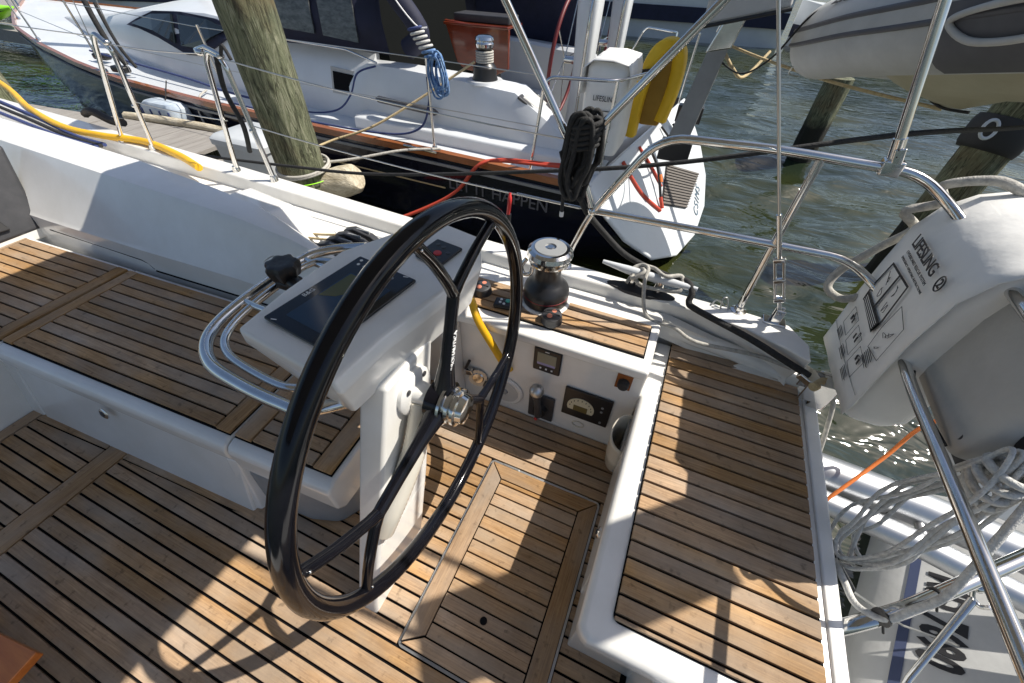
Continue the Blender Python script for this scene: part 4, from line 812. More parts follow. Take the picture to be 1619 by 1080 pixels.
# coil of black line on the rail
t = thing('black_rope_coil', 'thick coil of black rope hung on the stern rail beneath the struts', 'rope coil')
rnd = random.Random(4)
for k in range(15):
    yy = 1.435 - 0.010 * (k % 5) + rnd.uniform(-.012, .012) + (0.05 if k > 9 else 0); xo = rnd.uniform(-0.018, 0.02) + (k % 5 - 2) * 0.007; lo = rnd.uniform(0.91, 1.03); wd = rnd.uniform(0.025, 0.042)
    cx = -0.345 + xo
    pts = [(cx - wd * 0.5, yy, 1.195 + rnd.uniform(-.012, .012)), (cx + wd * 0.5, yy + 0.006, 1.20 + rnd.uniform(-.015, .01)), (cx + wd * 0.85, yy, 1.08), (cx + wd * 0.75 - 0.02, yy, lo + 0.06), (cx - 0.01, yy - 0.004, lo), (cx - wd * 0.8 - 0.012, yy, lo + 0.06), (cx - wd * 0.9, yy, 1.09)]
    MB().tube(spline(pts, 7, closed=True), 0.0085, 8, closed=True).build('loop', M_ropek, t, smooth=60)
for k in range(5):
    z = 1.115 + 0.017 * k; MB().tube([(-0.345 + 0.050 * math.cos(a) - (1.13 - z) * 0.0, 1.44 + 0.045 * math.sin(a), z + 0.012 * math.cos(a * 1)) for a in [2 * math.pi * i / 24 for i in range(24)]], 0.0085, 8, closed=True).build('wrap', M_ropek, t, smooth=60)
MB().tube([(-0.395, 1.44, 0.93), (-0.392, 1.44, 0.86)], 0.007, 8).build('tail', M_ropek, t, smooth=60)
MB().tube([(-0.392, 1.44, 0.862), (-0.392, 1.44, 0.842)], 0.0085, 8).build('whipping', M_white, t, smooth=60)
# long black dock line crossing behind the rail to the far piling
rope([(-5.6, 2.0, 0.16), (-3.9, 1.96, 0.36), (-2.50, 1.93, 0.50), (-1.66, 1.915, 0.600), (-0.57, 1.90, 0.825), (-0.014, 1.92, 0.955), (0.66, 2.0, 1.14), (1.25, 2.65, 1.075), (1.62, 3.05, 1.04)], 0.010, M_ropek, 'spring_line', 'long black spring line stretched from the near piling to the right piling', 'rope', n=6)
# yellow shore power cable
rope([(-7.5, 2.25, 0.75), (-5.6, 1.93, 0.66), (-4.55, 1.63, 0.655), (-3.92, 1.50, 0.653), (-3.55, 1.515, 0.648), (-3.20, 1.565, 0.65), (-2.84, 1.52, 0.643), (-2.58, 1.455, 0.635)], 0.021, M_yellow, 'shore_power_cable', 'thick yellow shore power cable lying along the side deck', 'cable')
rope([(-0.64, 1.10, 0.60), (-0.60, 1.058, 0.615), (-0.573, 1.028, 0.60), (-0.545, 1.015, 0.555), (-0.497, 1.018, 0.465), (-0.455, 1.035, 0.36), (-0.440, 1.055, 0.31), (-0.437, 1.075, 0.295)], 0.0165, M_yellow, 'power_cord', 'yellow cord hanging over the locker shelf in front of the panel', 'cable')
for i, (o_, m__) in enumerate(((0.0, M_ropek), (0.055, M_rope_navy), (-0.06, M_rope_navy))):
    rope([(-6.6, 1.75 + o_, 0.72), (-5.2, 1.60 + o_, 0.665), (-4.3, 1.50 + o_ * .8, 0.645), (-3.75, 1.43 + o_ * .5, 0.638), (-3.40, 1.42 + o_ * .4, 0.636)], 0.012, m__, 'deck_line', ('black line lying beside the yellow cable at the left', 'navy line lying between black line and yellow cable', 'navy line lying inboard of the black line at the left')[i], 'rope', 'lines on the side deck')
rope([(-4.05, 1.72, 0.66), (-3.9, 1.70, 0.70), (-3.75, 1.71, 0.66), (-3.60, 1.70, 0.67)], 0.026, M_rubber, 'chafe_guard', 'short black chafe guard lump on the deck edge beside the yellow cable', 'rope')
# orange varnished board at lower left
m_ = MB(); m_.prism([(-1.75, -0.62, 0.0), (-1.31, -0.43, 0.0), (-1.36, -0.36, 0.0), (-1.85, -0.48, 0.0)], [(-1.75, -0.62, 0.075), (-1.31, -0.43, 0.095), (-1.36, -0.36, 0.095), (-1.85, -0.48, 0.075)])
o = MB().obox((-1.50, -0.42, 0.092), Vector((0.97, 0.12, 0.05)).normalized(), Vector((-0.12, 0.97, 0)), (0, 0, 1), 0.21, 0.045, 0.016).build('table_leaf', M_orangewood, bevel=0.004); tag(o, 'corner of an orange varnished wooden leaf at the lower left', 'table')
MB().box(-1.64, -1.58, -0.46, -0.40, 0.015, 0.08).build('leg', M_orangewood, o)
# ================================================================== LIFESLING BAG
bag = thing('rescue_sling_bag', 'white vinyl rescue sling bag with printed instructions hung on the stern rail', 'bag')
m_ = MB(); rings = []
for (x0, x1, y0, y1, z) in ((0.705, 0.830, 1.13, 1.440, 0.545), (0.686, 0.850, 1.105, 1.462, 0.60), (0.684, 0.850, 1.10, 1.470, 0.80), (0.686, 0.860, 1.10, 1.474, 1.00), (0.715, 0.860, 1.10, 1.474, 1.10), (0.76, 0.850, 1.11, 1.460, 1.150)):
    rings.append([(x, y, z) for x, y in rrect(x0, x1, y0, y1, 0.035, 3)])
m_.loft(rings).build('bag_body', M_wcanvas, bag, smooth=50)
# flap draped over the rail and down the front
m_ = MB(); rings = []
prof = [(1.12, 1.190), (1.00, 1.195), (0.90, 1.188), (0.82, 1.172), (0.755, 1.148), (0.703, 1.102), (0.674, 1.03), (0.670, 0.90), (0.6705, 0.75), (0.671, 0.62), (0.668, 0.572)]
rnd = random.Random(9)
for i, (x, z) in enumerate(prof):
    row = []
    for j in range(15):
        f = j / 14; y = 1.490 - f * 0.402 - (0.03 * max(0, (4 - i)) * (f if f > .5 else 0))
        wob = 0.004 * math.sin(9 * f + i * 1.3) + 0.003 * math.sin(21 * f + i * 2.1); amt = 1.0 if i < 4 else 0.35
        row.append((x + (0 if i < 4 else wob * amt), y + (0.012 * math.sin(i * 1.1) if j in (0, 14) else 0) * .5, z + (wob * 1.4 if i < 4 else 0) + (0.022 * f if i > 8 else 0)))
    rings.append(row)
flap = m_.loft(rings, closed=False).build('flap', M_wcanvas, bag, smooth=60); so = flap.modifiers.new('s', 'SOLIDIFY'); so.thickness = 0.004; so.offset = -1
# print on the front of the flap: x ~0.668, reading from outboard to inboard
PXF = 0.6645
def pf(a, b): return Vector((PXF, 1.472 - a, 1.150 - b))           # a across (left to right), b down
XD, YD = Vector((0, -1, 0)), Vector((0, 0, 1))
text('LIFESLING', 0.050, M_print, 'lettering', bag, pf(0.160, 0.12), XD, YD, 0.0006, sx=0.92, space=0.90, bold=0.0004)
m_ = MB().tube([pf(0.300 + 0.015 * math.cos(a), 0.122 + 0.020 * math.sin(a)) for a in [2 * math.pi * k / 24 for k in range(24)]], 0.0018, 6, closed=True); m_.build('logo_ring', M_print, bag)
text('2', 0.034, M_print, 'lettering', bag, pf(0.300, 0.122), XD, YD, 0.0006, bold=0.0008)
text('OVERBOARD RESCUE SYSTEM', 0.0135, M_print, 'lettering', bag, pf(0.165, 0.155), XD, YD, 0.0004)
text('EMERGENCY OPERATING INSTRUCTIONS', 0.0105, M_print, 'lettering', bag, pf(0.170, 0.175), XD, YD, 0.0004)
def pquad(pts, name='print_line', m__=M_print): return MB().prism([pf(a, b) for a, b in pts], [pf(a, b) + Vector((-0.0007, 0, 0)) for a, b in pts]).build(name, m__, bag)
def pframe(pts, w_, name='print_frame'):
    mb_ = MB(); n_ = len(pts); c_ = (sum(p[0] for p in pts) / n_, sum(p[1] for p in pts) / n_)
    ins = []
    for p in pts:
        d = Vector((c_[0] - p[0], c_[1] - p[1])); d.normalize(); ins.append((p[0] + d.x * w_ * 1.4, p[1] + d.y * w_ * 1.4))
    for i in range(n_):
        j = (i + 1) % n_; q = [pts[i], pts[j], ins[j], ins[i]]
        mb_.prism([pf(a, b) for a, b in q], [pf(a, b) + Vector((-0.0007, 0, 0)) for a, b in q])
    return mb_.build(name, M_print, bag)
pframe([(0.055, 0.205), (0.205, 0.195), (0.225, 0.31), (0.215, 0.36), (0.05, 0.35), (0.04, 0.30)], 0.006)
pquad([(0.045, 0.318), (0.222, 0.322), (0.214, 0.358), (0.051, 0.350)], 'print_block')
for k in range(4): pquad([(0.058, 0.3265 + k * 0.007), (0.205, 0.330 + k * 0.007), (0.205, 0.332 + k * 0.007), (0.058, 0.3285 + k * 0.007)], 'print_line', M_wcanvas).location.x = -0.0008
pquad([(0.128, 0.205), (0.136, 0.205), (0.140, 0.32), (0.130, 0.32)], 'print_bar')
rnd = random.Random(2)
def squig(cx, cy, s, n_=5):
    p = [pf(cx + rnd.uniform(-s, s), cy + rnd.uniform(-s, s)) + Vector((-0.0006, 0, 0)) for _ in range(n_)]
    MB().tube(spline(p, 5), 0.0008, 4).build('print_drawing', M_print, bag)
for c_ in ((0.09, 0.24), (0.10, 0.28), (0.175, 0.24), (0.18, 0.285), (0.29, 0.30), (0.285, 0.35), (0.275, 0.325), (0.08, 0.40), (0.17, 0.41), (0.26, 0.43)): squig(c_[0], c_[1], 0.018)
pframe([(0.245, 0.235), (0.325, 0.255), (0.335, 0.37), (0.255, 0.385), (0.24, 0.32)], 0.0014)
for k, (a, b) in enumerate(((0.045, 0.385), (0.135, 0.395), (0.225, 0.410))):
    pframe([(a, b), (a + 0.072, b + 0.004), (a + 0.070, b + 0.075), (a, b + 0.07)], 0.0013)
    for j in range(2): pquad([(a + 0.02 + 0.02 * j, b + 0.018), (a + 0.028 + 0.02 * j, b + 0.016), (a + 0.032 + 0.02 * j, b + 0.036), (a + 0.022 + 0.02 * j, b + 0.036)], 'print_figure')
    for j in range(4): pquad([(a, b + 0.084 + j * 0.007), (a + 0.055 + rnd.uniform(-.012, .012), b + 0.084 + j * 0.007), (a + 0.055, b + 0.0866 + j * 0.007), (a, b + 0.0866 + j * 0.007)], 'print_text_line')
for j in range(6): pquad([(0.262, 0.398 + j * 0.007 - 0.006), (0.318 + rnd.uniform(-.012, .008), 0.398 + j * 0.007 - 0.004), (0.318, 0.4006 + j * 0.007 - 0.004), (0.262, 0.4006 + j * 0.007 - 0.006)], 'print_text_line').location.z = 0.0 + 0.012
# seam lines
rope([(0.667, 1.486, 0.66), (0.667, 1.30, 0.655), (0.667, 1.10, 0.668)], 0.0012, M_canvas, 'seam', parent=bag)
# rope wound round the bag's outboard edge
rope([(0.83, 1.46, 1.175), (0.76, 1.475, 1.19), (0.68, 1.505, 1.15), (0.71, 1.52, 1.10), (0.645, 1.515, 1.06), (0.70, 1.53, 1.01), (0.66, 1.54, 0.93), (0.60, 1.53, 0.83), (0.585, 1.50, 0.77), (0.63, 1.47, 0.755), (0.672, 1.48, 0.77)], 0.013, M_ropew, 'rescue_line', 'thick off-white rescue line wound round the outboard edge of the white bag', 'rope')
# lower rope to stern fairlead
rope([(0.635, 1.24, 0.53), (0.68, 1.30, 0.52), (0.74, 1.36, 0.50), (0.80, 1.40, 0.45)], 0.016, M_ropet, 'stern_line', 'tan stern line behind the fairlead under the white bag', 'rope')

# ================================================================== OUTBOARD ON THE STERN RAIL
ob = thing('covered_rail_box', 'square grey canvas cover with black trim fixed outside the stern rail', 'cover')
m_ = MB(); rings = []
for (x0, x1, y0, y1, z, r) in ((0.752, 1.06, 0.845, 1.19, 0.790, 0.02), (0.748, 1.07, 0.838, 1.195, 0.83, 0.03), (0.752, 1.08, 0.832, 1.19, 1.00, 0.05), (0.775, 1.08, 0.835, 1.175, 1.12, 0.06), (0.815, 1.07, 0.85, 1.15, 1.185, 0.07), (0.87, 1.02, 0.90, 1.10, 1.215, 0.06)):
    rings.append([(x, y, z) for x, y in rrect(x0, x1, y0, y1, r, 4)])
m_.loft(rings).build('cover', M_canvas, ob, smooth=45)
m_ = MB(); rings = []
for (x0, x1, y0, y1, z, r) in ((0.80, 1.05, 0.838, 1.10, 0.745, 0.02), (0.79, 1.055, 0.832, 1.12, 0.792, 0.02)):
    rings.append([(x, y, z) for x, y in rrect(x0, x1, y0, y1, r, 4)])
m_.loft(rings).build('hem_band', M_black, ob, smooth=45)
MB().prism([(0.86, 0.86, 0.62), (1.02, 0.86, 0.60), (1.02, 1.02, 0.60), (0.86, 1.02, 0.62)], [(0.83, 0.85, 0.744), (1.04, 0.85, 0.744), (1.04, 1.06, 0.744), (0.83, 1.06, 0.744)]).build('cowl_bottom', M_bluewhite, ob, bevel=0.02, bseg=3)
MB().box(0.69, 0.80, 1.13, 1.16, 0.795, 0.85).build('clamp_bracket', M_black, ob, bevel=0.01)
m_ = MB().tube([(0.83 + 0.075 * math.cos(a) * 0.35, 0.828 - 0.01 * math.cos(a), 0.94 + 0.075 * math.sin(a)) for a in [2 * math.pi * k / 28 for k in range(28)]], 0.009, 10, closed=True); m_.build('carry_handle', M_rubber, ob, smooth=60)
for p in ((0.752, 1.165, 0.825), (0.752, 0.868, 0.835)): MB().lathe([(0.004, 0), (0.009, 0), (0.009, 0.003), (0.004, 0.003)], p, (-1, 0, 0), 14).build('eyelet', M_dgrey, ob)
rope([(0.742, 1.15, 0.815), (0.725, 1.06, 0.80), (0.73, 0.95, 0.80), (0.742, 0.86, 0.80)], 0.005, M_ropek, 'lashing', parent=ob)

# ================================================================== WHITE COIL, LADDER, ORANGE LINE, LOWER DINGHY
t = thing('grey_rope_coil', 'long hanks of grey flecked rope hung in loops on the stern rail', 'rope coil')
rnd = random.Random(12)
for k in range(6):
    e = lambda s_: 1.5 * rnd.uniform(-s_, s_)
    pts = [(0.80, 0.79, 0.91), (0.775, 0.80 + e(.012), 0.80 + e(.01)), (0.755, 0.82 + e(.015), 0.65 + e(.02)), (0.745, 0.825 + e(.02), 0.50 + e(.03)), (0.745, 0.785 + e(.02), 0.385 + e(.03)), (0.755, 0.715 + e(.02), 0.39 + e(.03)), (0.765, 0.695 + e(.015), 0.53 + e(.02)), (0.775, 0.715 + e(.012), 0.69 + e(.02)), (0.785, 0.735 + e(.01), 0.82 + e(.01))]
    dxk = (k - 2.5) * 0.011
    pts = [(a + dxk + e(.006), b, c) for a, b, c in pts]
    MB().tube(spline(pts, 7, closed=True), 0.0050, 8, closed=True).build('loop', M_ropeg, t, smooth=60)
for k in range(4):
    z = 0.80 + 0.022 * k; MB().tube([(0.785 + 0.028 * math.cos(a), 0.77 + 0.045 * math.sin(a), z + 0.012 * math.sin(a + k)) for a in [2 * math.pi * i / 20 for i in range(20)]], 0.0085, 8, closed=True).build('wrap', M_ropeg, t, smooth=60)
MB().tube(spline([(0.80, 0.76, 0.91), (0.90, 0.80, 0.93), (1.05, 0.86, 0.93), (1.2, 0.95, 0.9)], 7), 0.010, 8).build('tail', M_ropeg, t, smooth=60)
for o_ in (0.0, 0.016, 0.030): MB().tube(spline([(0.79, 0.77 + o_, 0.885), (0.88, 0.80 + o_, 0.875 + o_), (1.0, 0.86 + o_, 0.865 + o_), (1.2, 0.97 + o_, 0.84 + o_)], 7), 0.0085, 8).build('tail', M_ropeg, t, smooth=60)
MB().tube(spline([(0.815, 0.735, 0.87), (0.80, 0.66, 0.75), (0.80, 0.605, 0.62), (0.79, 0.59, 0.53), (0.77, 0.575, 0.46), (0.735, 0.60, 0.42), (0.725, 0.66, 0.40), (0.73, 0.74, 0.36)], 8), 0.0085, 10).build('tail', M_ropeg, t, smooth=60)

t = thing('boarding_gangway', 'folded aluminium gangway of two thick polished tubes behind the transom', 'gangway')
MB().tube([(0.74, 1.245, 0.12), (1.18, 1.235, 0.10), (1.95, 1.17, 0.06)], 0.070, 24).build('side_tube', M_steel2, t, smooth=60)
MB().tube([(0.74, 1.125, 0.10), (1.16, 1.085, 0.09), (1.95, 0.95, 0.05)], 0.046, 20).build('side_tube', M_steel2, t, smooth=60)
MB().tube([(1.20, 1.235, 0.10), (1.20, 1.08, 0.09)], 0.016, 12).build('rung', M_steel2, t, smooth=60)
MB().tube([(1.55, 1.205, 0.08), (1.55, 1.02, 0.07)], 0.016, 12).build('rung', M_steel2, t, smooth=60)
for x, y, r in ((1.10, 1.2365, 0.0705),): MB().lathe([(r, -0.0015), (r + 0.0012, -0.0015), (r + 0.0012, 0.0015), (r, 0.0015)], (x, y, 0.104), (1, -.02, -.04), 24).build('joint_ring', M_dgrey, t)
t = thing('stern_rod', 'black rod end bolted to the transom edge by the coil', 'hinge')
MB().tube([(0.715, 0.745, 0.36), (0.775, 0.735, 0.30), (0.82, 0.72, 0.26)], [0.020, 0.018, 0.016], 14).build('rod', M_carbon, t, smooth=60)
MB().ball((0.712, 0.765, 0.375), 0.024, seg=14, rows=8).build('ball_end', M_steel, t, smooth=60)
MB().obox((0.705, 0.74, 0.33), (1, 0, 0), (0, 1, 0), (0, 0, 1), 0.012, 0.035, 0.05).build('bracket', M_bluewhite, t, bevel=0.006)
MB().tube([(0.81, 0.72, 0.265), (1.2, 0.86, -0.1), (1.6, 1.0, -0.35)], 0.004, 6).build('wire', M_wire, t)
o = MB().prism([(0.700, 0.52, 0.16), (0.745, 0.52, 0.16), (0.745, 0.70, 0.16), (0.700, 0.70, 0.16)], [(0.698, 0.52, 0.37), (0.725, 0.52, 0.37), (0.725, 0.69, 0.38), (0.698, 0.69, 0.38)]).build('transom_pad', M_bluewhite, bevel=0.012, bseg=3)
tag(o, 'rounded pale pad on the outer transom face below the seat', 'pad')
rope([(0.75, 0.98, -0.10), (0.80, 1.02, 0.0), (0.85, 1.08, 0.16), (0.98, 1.24, 0.30), (1.02, 1.30, 0.42), (0.98, 1.22, 0.60), (0.90, 1.15, 0.72)], 0.0065, M_orange, 'orange_line', 'thin bright orange line slanting behind the transom above the water', 'rope')

d2 = thing('towed_dinghy', 'grey inflatable dinghy with black registration number floating behind the transom', 'dinghy')
ax = Vector((-0.205, -0.575, 0)).normalized(); sd = Vector((ax.y, -ax.x, 0)) * -1        # ax towards the lower picture edge, sd to the left
sd = Vector((-0.94, 0.335, 0)).normalized()
def dp(a, b, z): q = Vector((1.765, 1.42, 0)) + ax * a + sd * b; return Vector((q.x, q.y, z))
prof = [(0.27, -0.70), (0.285, -0.55), (0.265, -0.475), (0.20, -0.415), (0.14, -0.37), (-0.15, -0.17), (-0.28, -0.105), (-0.60, -0.06), (-0.95, -0.07), (-0.95, -0.70)]
m_ = MB(); m_.loft([[dp(a, b, z) for b, z in prof] for a in (-0.30, 0, 0.4, 0.9, 1.6)]).build('inflated_tube', M_hyp, d2, smooth=50)
m_ = MB(); m_.loft([[dp(a, b, z) for b, z in ((0.200, -0.4155), (0.174, -0.396), (0.176, -0.391), (0.203, -0.411))] for a in (-0.29, 0, 0.9, 1.6)]).build('blue_stripe', mat('blue_grey_stripe', (0.05, 0.065, 0.13), 0.5), d2)
sl = Vector((0, 0, 0))
nrm = Vector((0, 0, 1)); xd = ax; yd = -sd
text('MD 7690', 0.175, M_print, 'registration_number', d2, dp(0.40, 0.105, -0.3459 + 0.003), xd, (yd + Vector((0, 0, 0.69))), 0.0015, sx=0.62, space=1.05, bold=0.006)
MB().prism([dp(-0.28, -0.40, -0.092), dp(0.8, -0.40, -0.092), dp(0.8, -0.412, -0.092), dp(-0.28, -0.412, -0.092)], [dp(-0.28, -0.40, -0.084), dp(0.8, -0.40, -0.084), dp(0.8, -0.412, -0.084), dp(-0.28, -0.412, -0.084)]).build('seam_tape', M_grey, d2)

# ================================================================== DINGHY ON DAVITS (upper right)
d1 = thing('davit_dinghy', 'grey rigid inflatable dinghy hoisted on davits at the upper right', 'dinghy')
cl = [(1.07, 1.95, 1.59), (0.88, 2.5, 1.47), (0.70, 3.0, 1.36), (0.585, 3.5, 1.245), (0.64, 3.85, 1.20), (0.86, 4.10, 1.185), (1.18, 4.16, 1.185), (1.50, 4.04, 1.19), (1.74, 3.78, 1.24), (1.90, 3.35, 1.36), (2.08, 2.85, 1.47), (2.26, 2.30, 1.59)]
cp = spline(cl, 6); MB().tube(cp, 0.20, 30).build('inflated_tube', M_hyp, d1, smooth=60)
DCX = Vector((1.45, 3.0, 1.4))
def side_pt(i, ang, r=0.2):                      # point on the outer side of the tube, ang measured up from level
    p = cp[i]; tt = (cp[min(i + 1, len(cp) - 1)] - cp[max(i - 1, 0)]).normalized(); ow = tt.cross(Vector((0, 0, 1))).normalized()
    if ow.dot(p - DCX) < 0: ow = -ow
    up = ow.cross(tt).normalized()
    if up.z < 0: up = -up
    return p + ow * math.cos(ang) * r + up * math.sin(ang) * r
for a_, r_ in ((0.16, 0.014), (-0.20, 0.012)): MB().tube([side_pt(i, a_) for i in range(len(cp))], r_, 8).build('rubbing_strake', M_hypd, d1, smooth=60)
MB().loft([[side_pt(i, 0.13 - 0.30 * k / 3, 0.2045) for k in range(4)] for i in range(len(cp))], closed=False).build('pale_band', M_canvas, d1, smooth=60)
vv_ = Vector((0.95, 0.30, 0)).normalized(); rings = []
for x, y, kz, hw, cz in ((1.17, 4.02, 1.13, 0.10, 1.16), (1.17, 3.80, 1.075, 0.28, 1.15), (1.19, 3.50, 1.03, 0.40, 1.165), (1.23, 3.28, 1.015, 0.45, 1.19), (1.26, 3.18, 1.03, 0.46, 1.20), (1.30, 3.08, 1.10, 0.47, 1.22), (1.48, 2.60, 1.20, 0.48, 1.32), (1.66, 2.10, 1.31, 0.5, 1.43)):
    c_ = Vector((x, y, 0)); rings.append([c_ + vv_ * a * hw + Vector((0, 0, z)) for a, z in ((-1, cz), (-0.55, (kz + cz) / 2 - 0.02), (0, kz), (0.55, (kz + cz) / 2 - 0.02), (1, cz), (0, cz + 0.06))])
MB().loft(rings).build('hull_bottom', M_cream, d1, smooth=40)
MB().tube(spline([(0.95, 3.35, 1.13), (1.10, 3.30, 1.065), (1.20, 3.24, 1.02), (1.30, 3.16, 1.025)], 6), 0.007, 8).build('keel_line', M_rubber, d1, smooth=60)
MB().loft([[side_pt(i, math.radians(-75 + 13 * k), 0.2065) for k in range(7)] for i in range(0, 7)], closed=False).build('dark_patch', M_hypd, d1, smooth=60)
hp_ = spline([side_pt(5, -0.25, 0.215), side_pt(4, -0.12, 0.22), side_pt(2, -0.10, 0.22), side_pt(1, -0.30, 0.215), side_pt(2, -0.55, 0.22), side_pt(4, -0.55, 0.22)], 6, closed=True)
MB().tube(hp_, 0.012, 8, closed=True).build('grab_handle', M_canvas, d1, smooth=60)
text('Eliot', 0.13, M_print, 'lettering', d1, side_pt(14, 0.80, 0.2045), Vector((0.29, -0.92, 0.20)), Vector((0.66, 0.21, 0.70)), 0.001, shear=0.35, sx=0.8, bold=0.0015)
rope([side_pt(20, -1.2, 0.21), side_pt(19, -0.9, 0.235), side_pt(18, -0.75, 0.215)], 0.004, M_wire, 'drain_wire', parent=d1)
rope([(0.62, 3.50, 1.44), (0.42, 3.45, 1.36), (0.30, 3.55, 1.12), (0.16, 3.8, 0.98), (-0.05, 4.0, 1.04)], 0.006, M_ropek, 'painter', 'thin black painter hanging from the dinghy bow to the davit', 'rope')
rope([(-0.05, 4.3, 1.10), (0.10, 4.0, 0.98), (0.22, 4.3, 0.88), (0.36, 4.6, 1.02)], 0.012, M_ropet, 'sling_line', 'slack tan sling line looping below the davit', 'rope')
rope([(-0.02, 4.2, 1.10), (0.30, 3.9, 1.06), (0.72, 3.52, 1.03), (1.22, 3.27, 1.005)], 0.009, M_ropet, 'belly_strap', 'tan strap running under the hoisted dinghy hull', 'strap')
# ================================================================== NEIGHBOUR SAILBOAT
nb = thing('navy_sailboat', 'navy hulled sailboat with white deck moored across the dock', 'sailboat')
def Cy(x): return 4.5 - 0.09 * (x + 0.45)
def hb(x): return float(np.interp(x, [-12.6, -12.0, -11.36, -10.2, -8.94, -7.6, -6.54, -5, -3.39, -1.97, -0.85, 0.3], [0.02, 0.35, 0.75, 1.22, 1.49, 1.67, 1.74, 1.74, 1.66, 1.58, 1.53, 1.48]))
def zs(x): return float(np.interp(x, [-12.6, -11.36, -8.94, -6.54, -3.39, -1.97, -0.85, 0.3], [0.64, 0.55, 0.42, 0.32, 0.30, 0.305, 0.30, 0.30]))
def tx(y, z): return -0.65 + 0.81 * (0.30 - z) + 0.13 * (y - 3.2)
def nbsec(x, last=False):
    h, z0, c = hb(x), zs(x), Cy(x); fb = max(0.0, (x + 12.6) / 12.6)
    raw = [(-1.0, z0), (-0.995, z0 - 0.25), (-0.955, z0 - 0.60), (-0.84, -0.62), (-0.55, -0.86 if not last else -0.72), (0, -1.0 if not last else -0.70)]
    if last: raw = [(-1.0, z0), (-0.985, z0 - 0.2), (-0.92, z0 - 0.45), (-0.74, z0 - 0.72), (-0.42, -0.60), (0, -0.665)]
    raw = raw + [(-a, b) for a, b in raw[-2::-1]]
    out = []
    for a, b in raw:
        y = c + a * h; xx = tx(y, b) if last else x + (0.0 if x > -11 else (z0 - b) * 0.35)
        out.append(Vector((xx, y, b)))
    return out
st = [nbsec(x) for x in (-12.6, -12.2, -11.6, -10.6, -9.4, -8, -6.5, -5, -3.4, -2.2, -1.3)] + [nbsec(-0.60, True)]
MB().loft(st, closed=False).build('hull', M_navyhull, nb, smooth=45)
# transom
last = nbsec(-0.60, True); ctr = sum(last, Vector()) / len(last)
TN = Vector((1, -0.13, 0.81)).normalized()
m_ = MB(); m_.prism([p + TN * 0.002 for p in last], [p + TN * 0.03 - (p - ctr) * 0.012 for p in last]); trm = m_.build('transom', M_bluewhite, nb, bevel=0.012, bseg=3)
def tp(y, z, d=0.0): return Vector((tx(y, z), y, z)) + TN * d
# boot line on the transom, grated steps and lettering
SA, SB, SC, SD = (4.58, -0.01), (5.36, -0.32), (4.56, -0.415), (4.05, -0.20)
MB().prism([tp(*q, .032) for q in (SA, SB, SC, SD)], [tp(*q, .045) for q in (SA, SB, SC, SD)]).build('swim_step', M_rubber, trm)
for k in range(14):
    f = (k + 0.5) / 14; a = tp(SA[0] + (SD[0] - SA[0]) * f, SA[1] + (SD[1] - SA[1]) * f, 0.048); b = tp(SB[0] + (SC[0] - SB[0]) * f, SB[1] + (SC[1] - SB[1]) * f, 0.048)
    d_ = (b - a).normalized(); MB().obox((a + b) / 2, d_, TN.cross(d_), TN, (b - a).length / 2, 0.0095, 0.006).build('slat', M_slat, trm)
MB().tube(spline([tp(4.20, 0.22, 0.10), tp(4.15, 0.05, 0.11), tp(4.02, -0.16, 0.06)], 6), 0.014, 8).build('ladder_strut', M_black, trm, smooth=60)
MB().tube([tp(4.13, 0.0, 0.11), tp(4.10, -0.05, 0.10)], 0.019, 8).build('orange_band', M_orange, trm, smooth=60)
MB().tube([tp(4.03, -0.14, 0.065), tp(3.99, -0.22, 0.05)], 0.018, 8).build('red_band', M_redline, trm, smooth=60)
MB().tube(fillet([tp(4.85, 0.25, 0.05), tp(4.90, 0.0, 0.09), tp(5.15, -0.10, 0.09), tp(5.20, 0.2, 0.05)], 0.06), 0.012, 8).build('step_rail', M_black, trm, smooth=60)
text('CSIMS', 0.15, mat('teal_letters', (0.08, 0.13, 0.18), 0.5), 'lettering', trm, tp(4.98, -0.475, 0.034), tp(5.6, -0.25) - tp(4.4, -0.66), tp(4.9, 0.2) - tp(5.2, -0.2), 0.002, space=1.25)
# red hull stripe lines down the quarter
rope([tp(3.7, 0.25, 0.04), tp(3.75, 0.0, 0.04), tp(3.95, -0.22, 0.04)], 0.018, M_redline, 'red_tape', parent=nb)
rope([tp(4.15, 0.25, 0.04), tp(4.2, 0.05, 0.045), tp(4.22, -0.10, 0.04)], 0.014, M_redline, 'red_tape', parent=nb)
# toe rail both sides
for s_ in (-1, 1):
    X_ = np.linspace(-12.4, -0.75, 40); MB().loft([[Vector((x, Cy(x) + s_ * (hb(x) + a), zs(x) + b)) for a, b in ((0.012, -0.035), (0.014, 0.02), (-0.03, 0.028), (-0.035, -0.03))] for x in X_]).build('toe_rail', M_varnish, nb, smooth=30)
    X_ = np.linspace(-12.0, -0.75, 30); MB().loft([[Vector((x, Cy(x) + s_ * (hb(x) + a), zs(x) - 0.085 + b)) for a, b in ((0.012, -0.012), (0.014, 0.012), (-0.012, 0.012), (-0.012, -0.012))] for x in X_]).build('rub_rail', M_bluewhite if s_ > 2 else M_grey, nb, smooth=30)
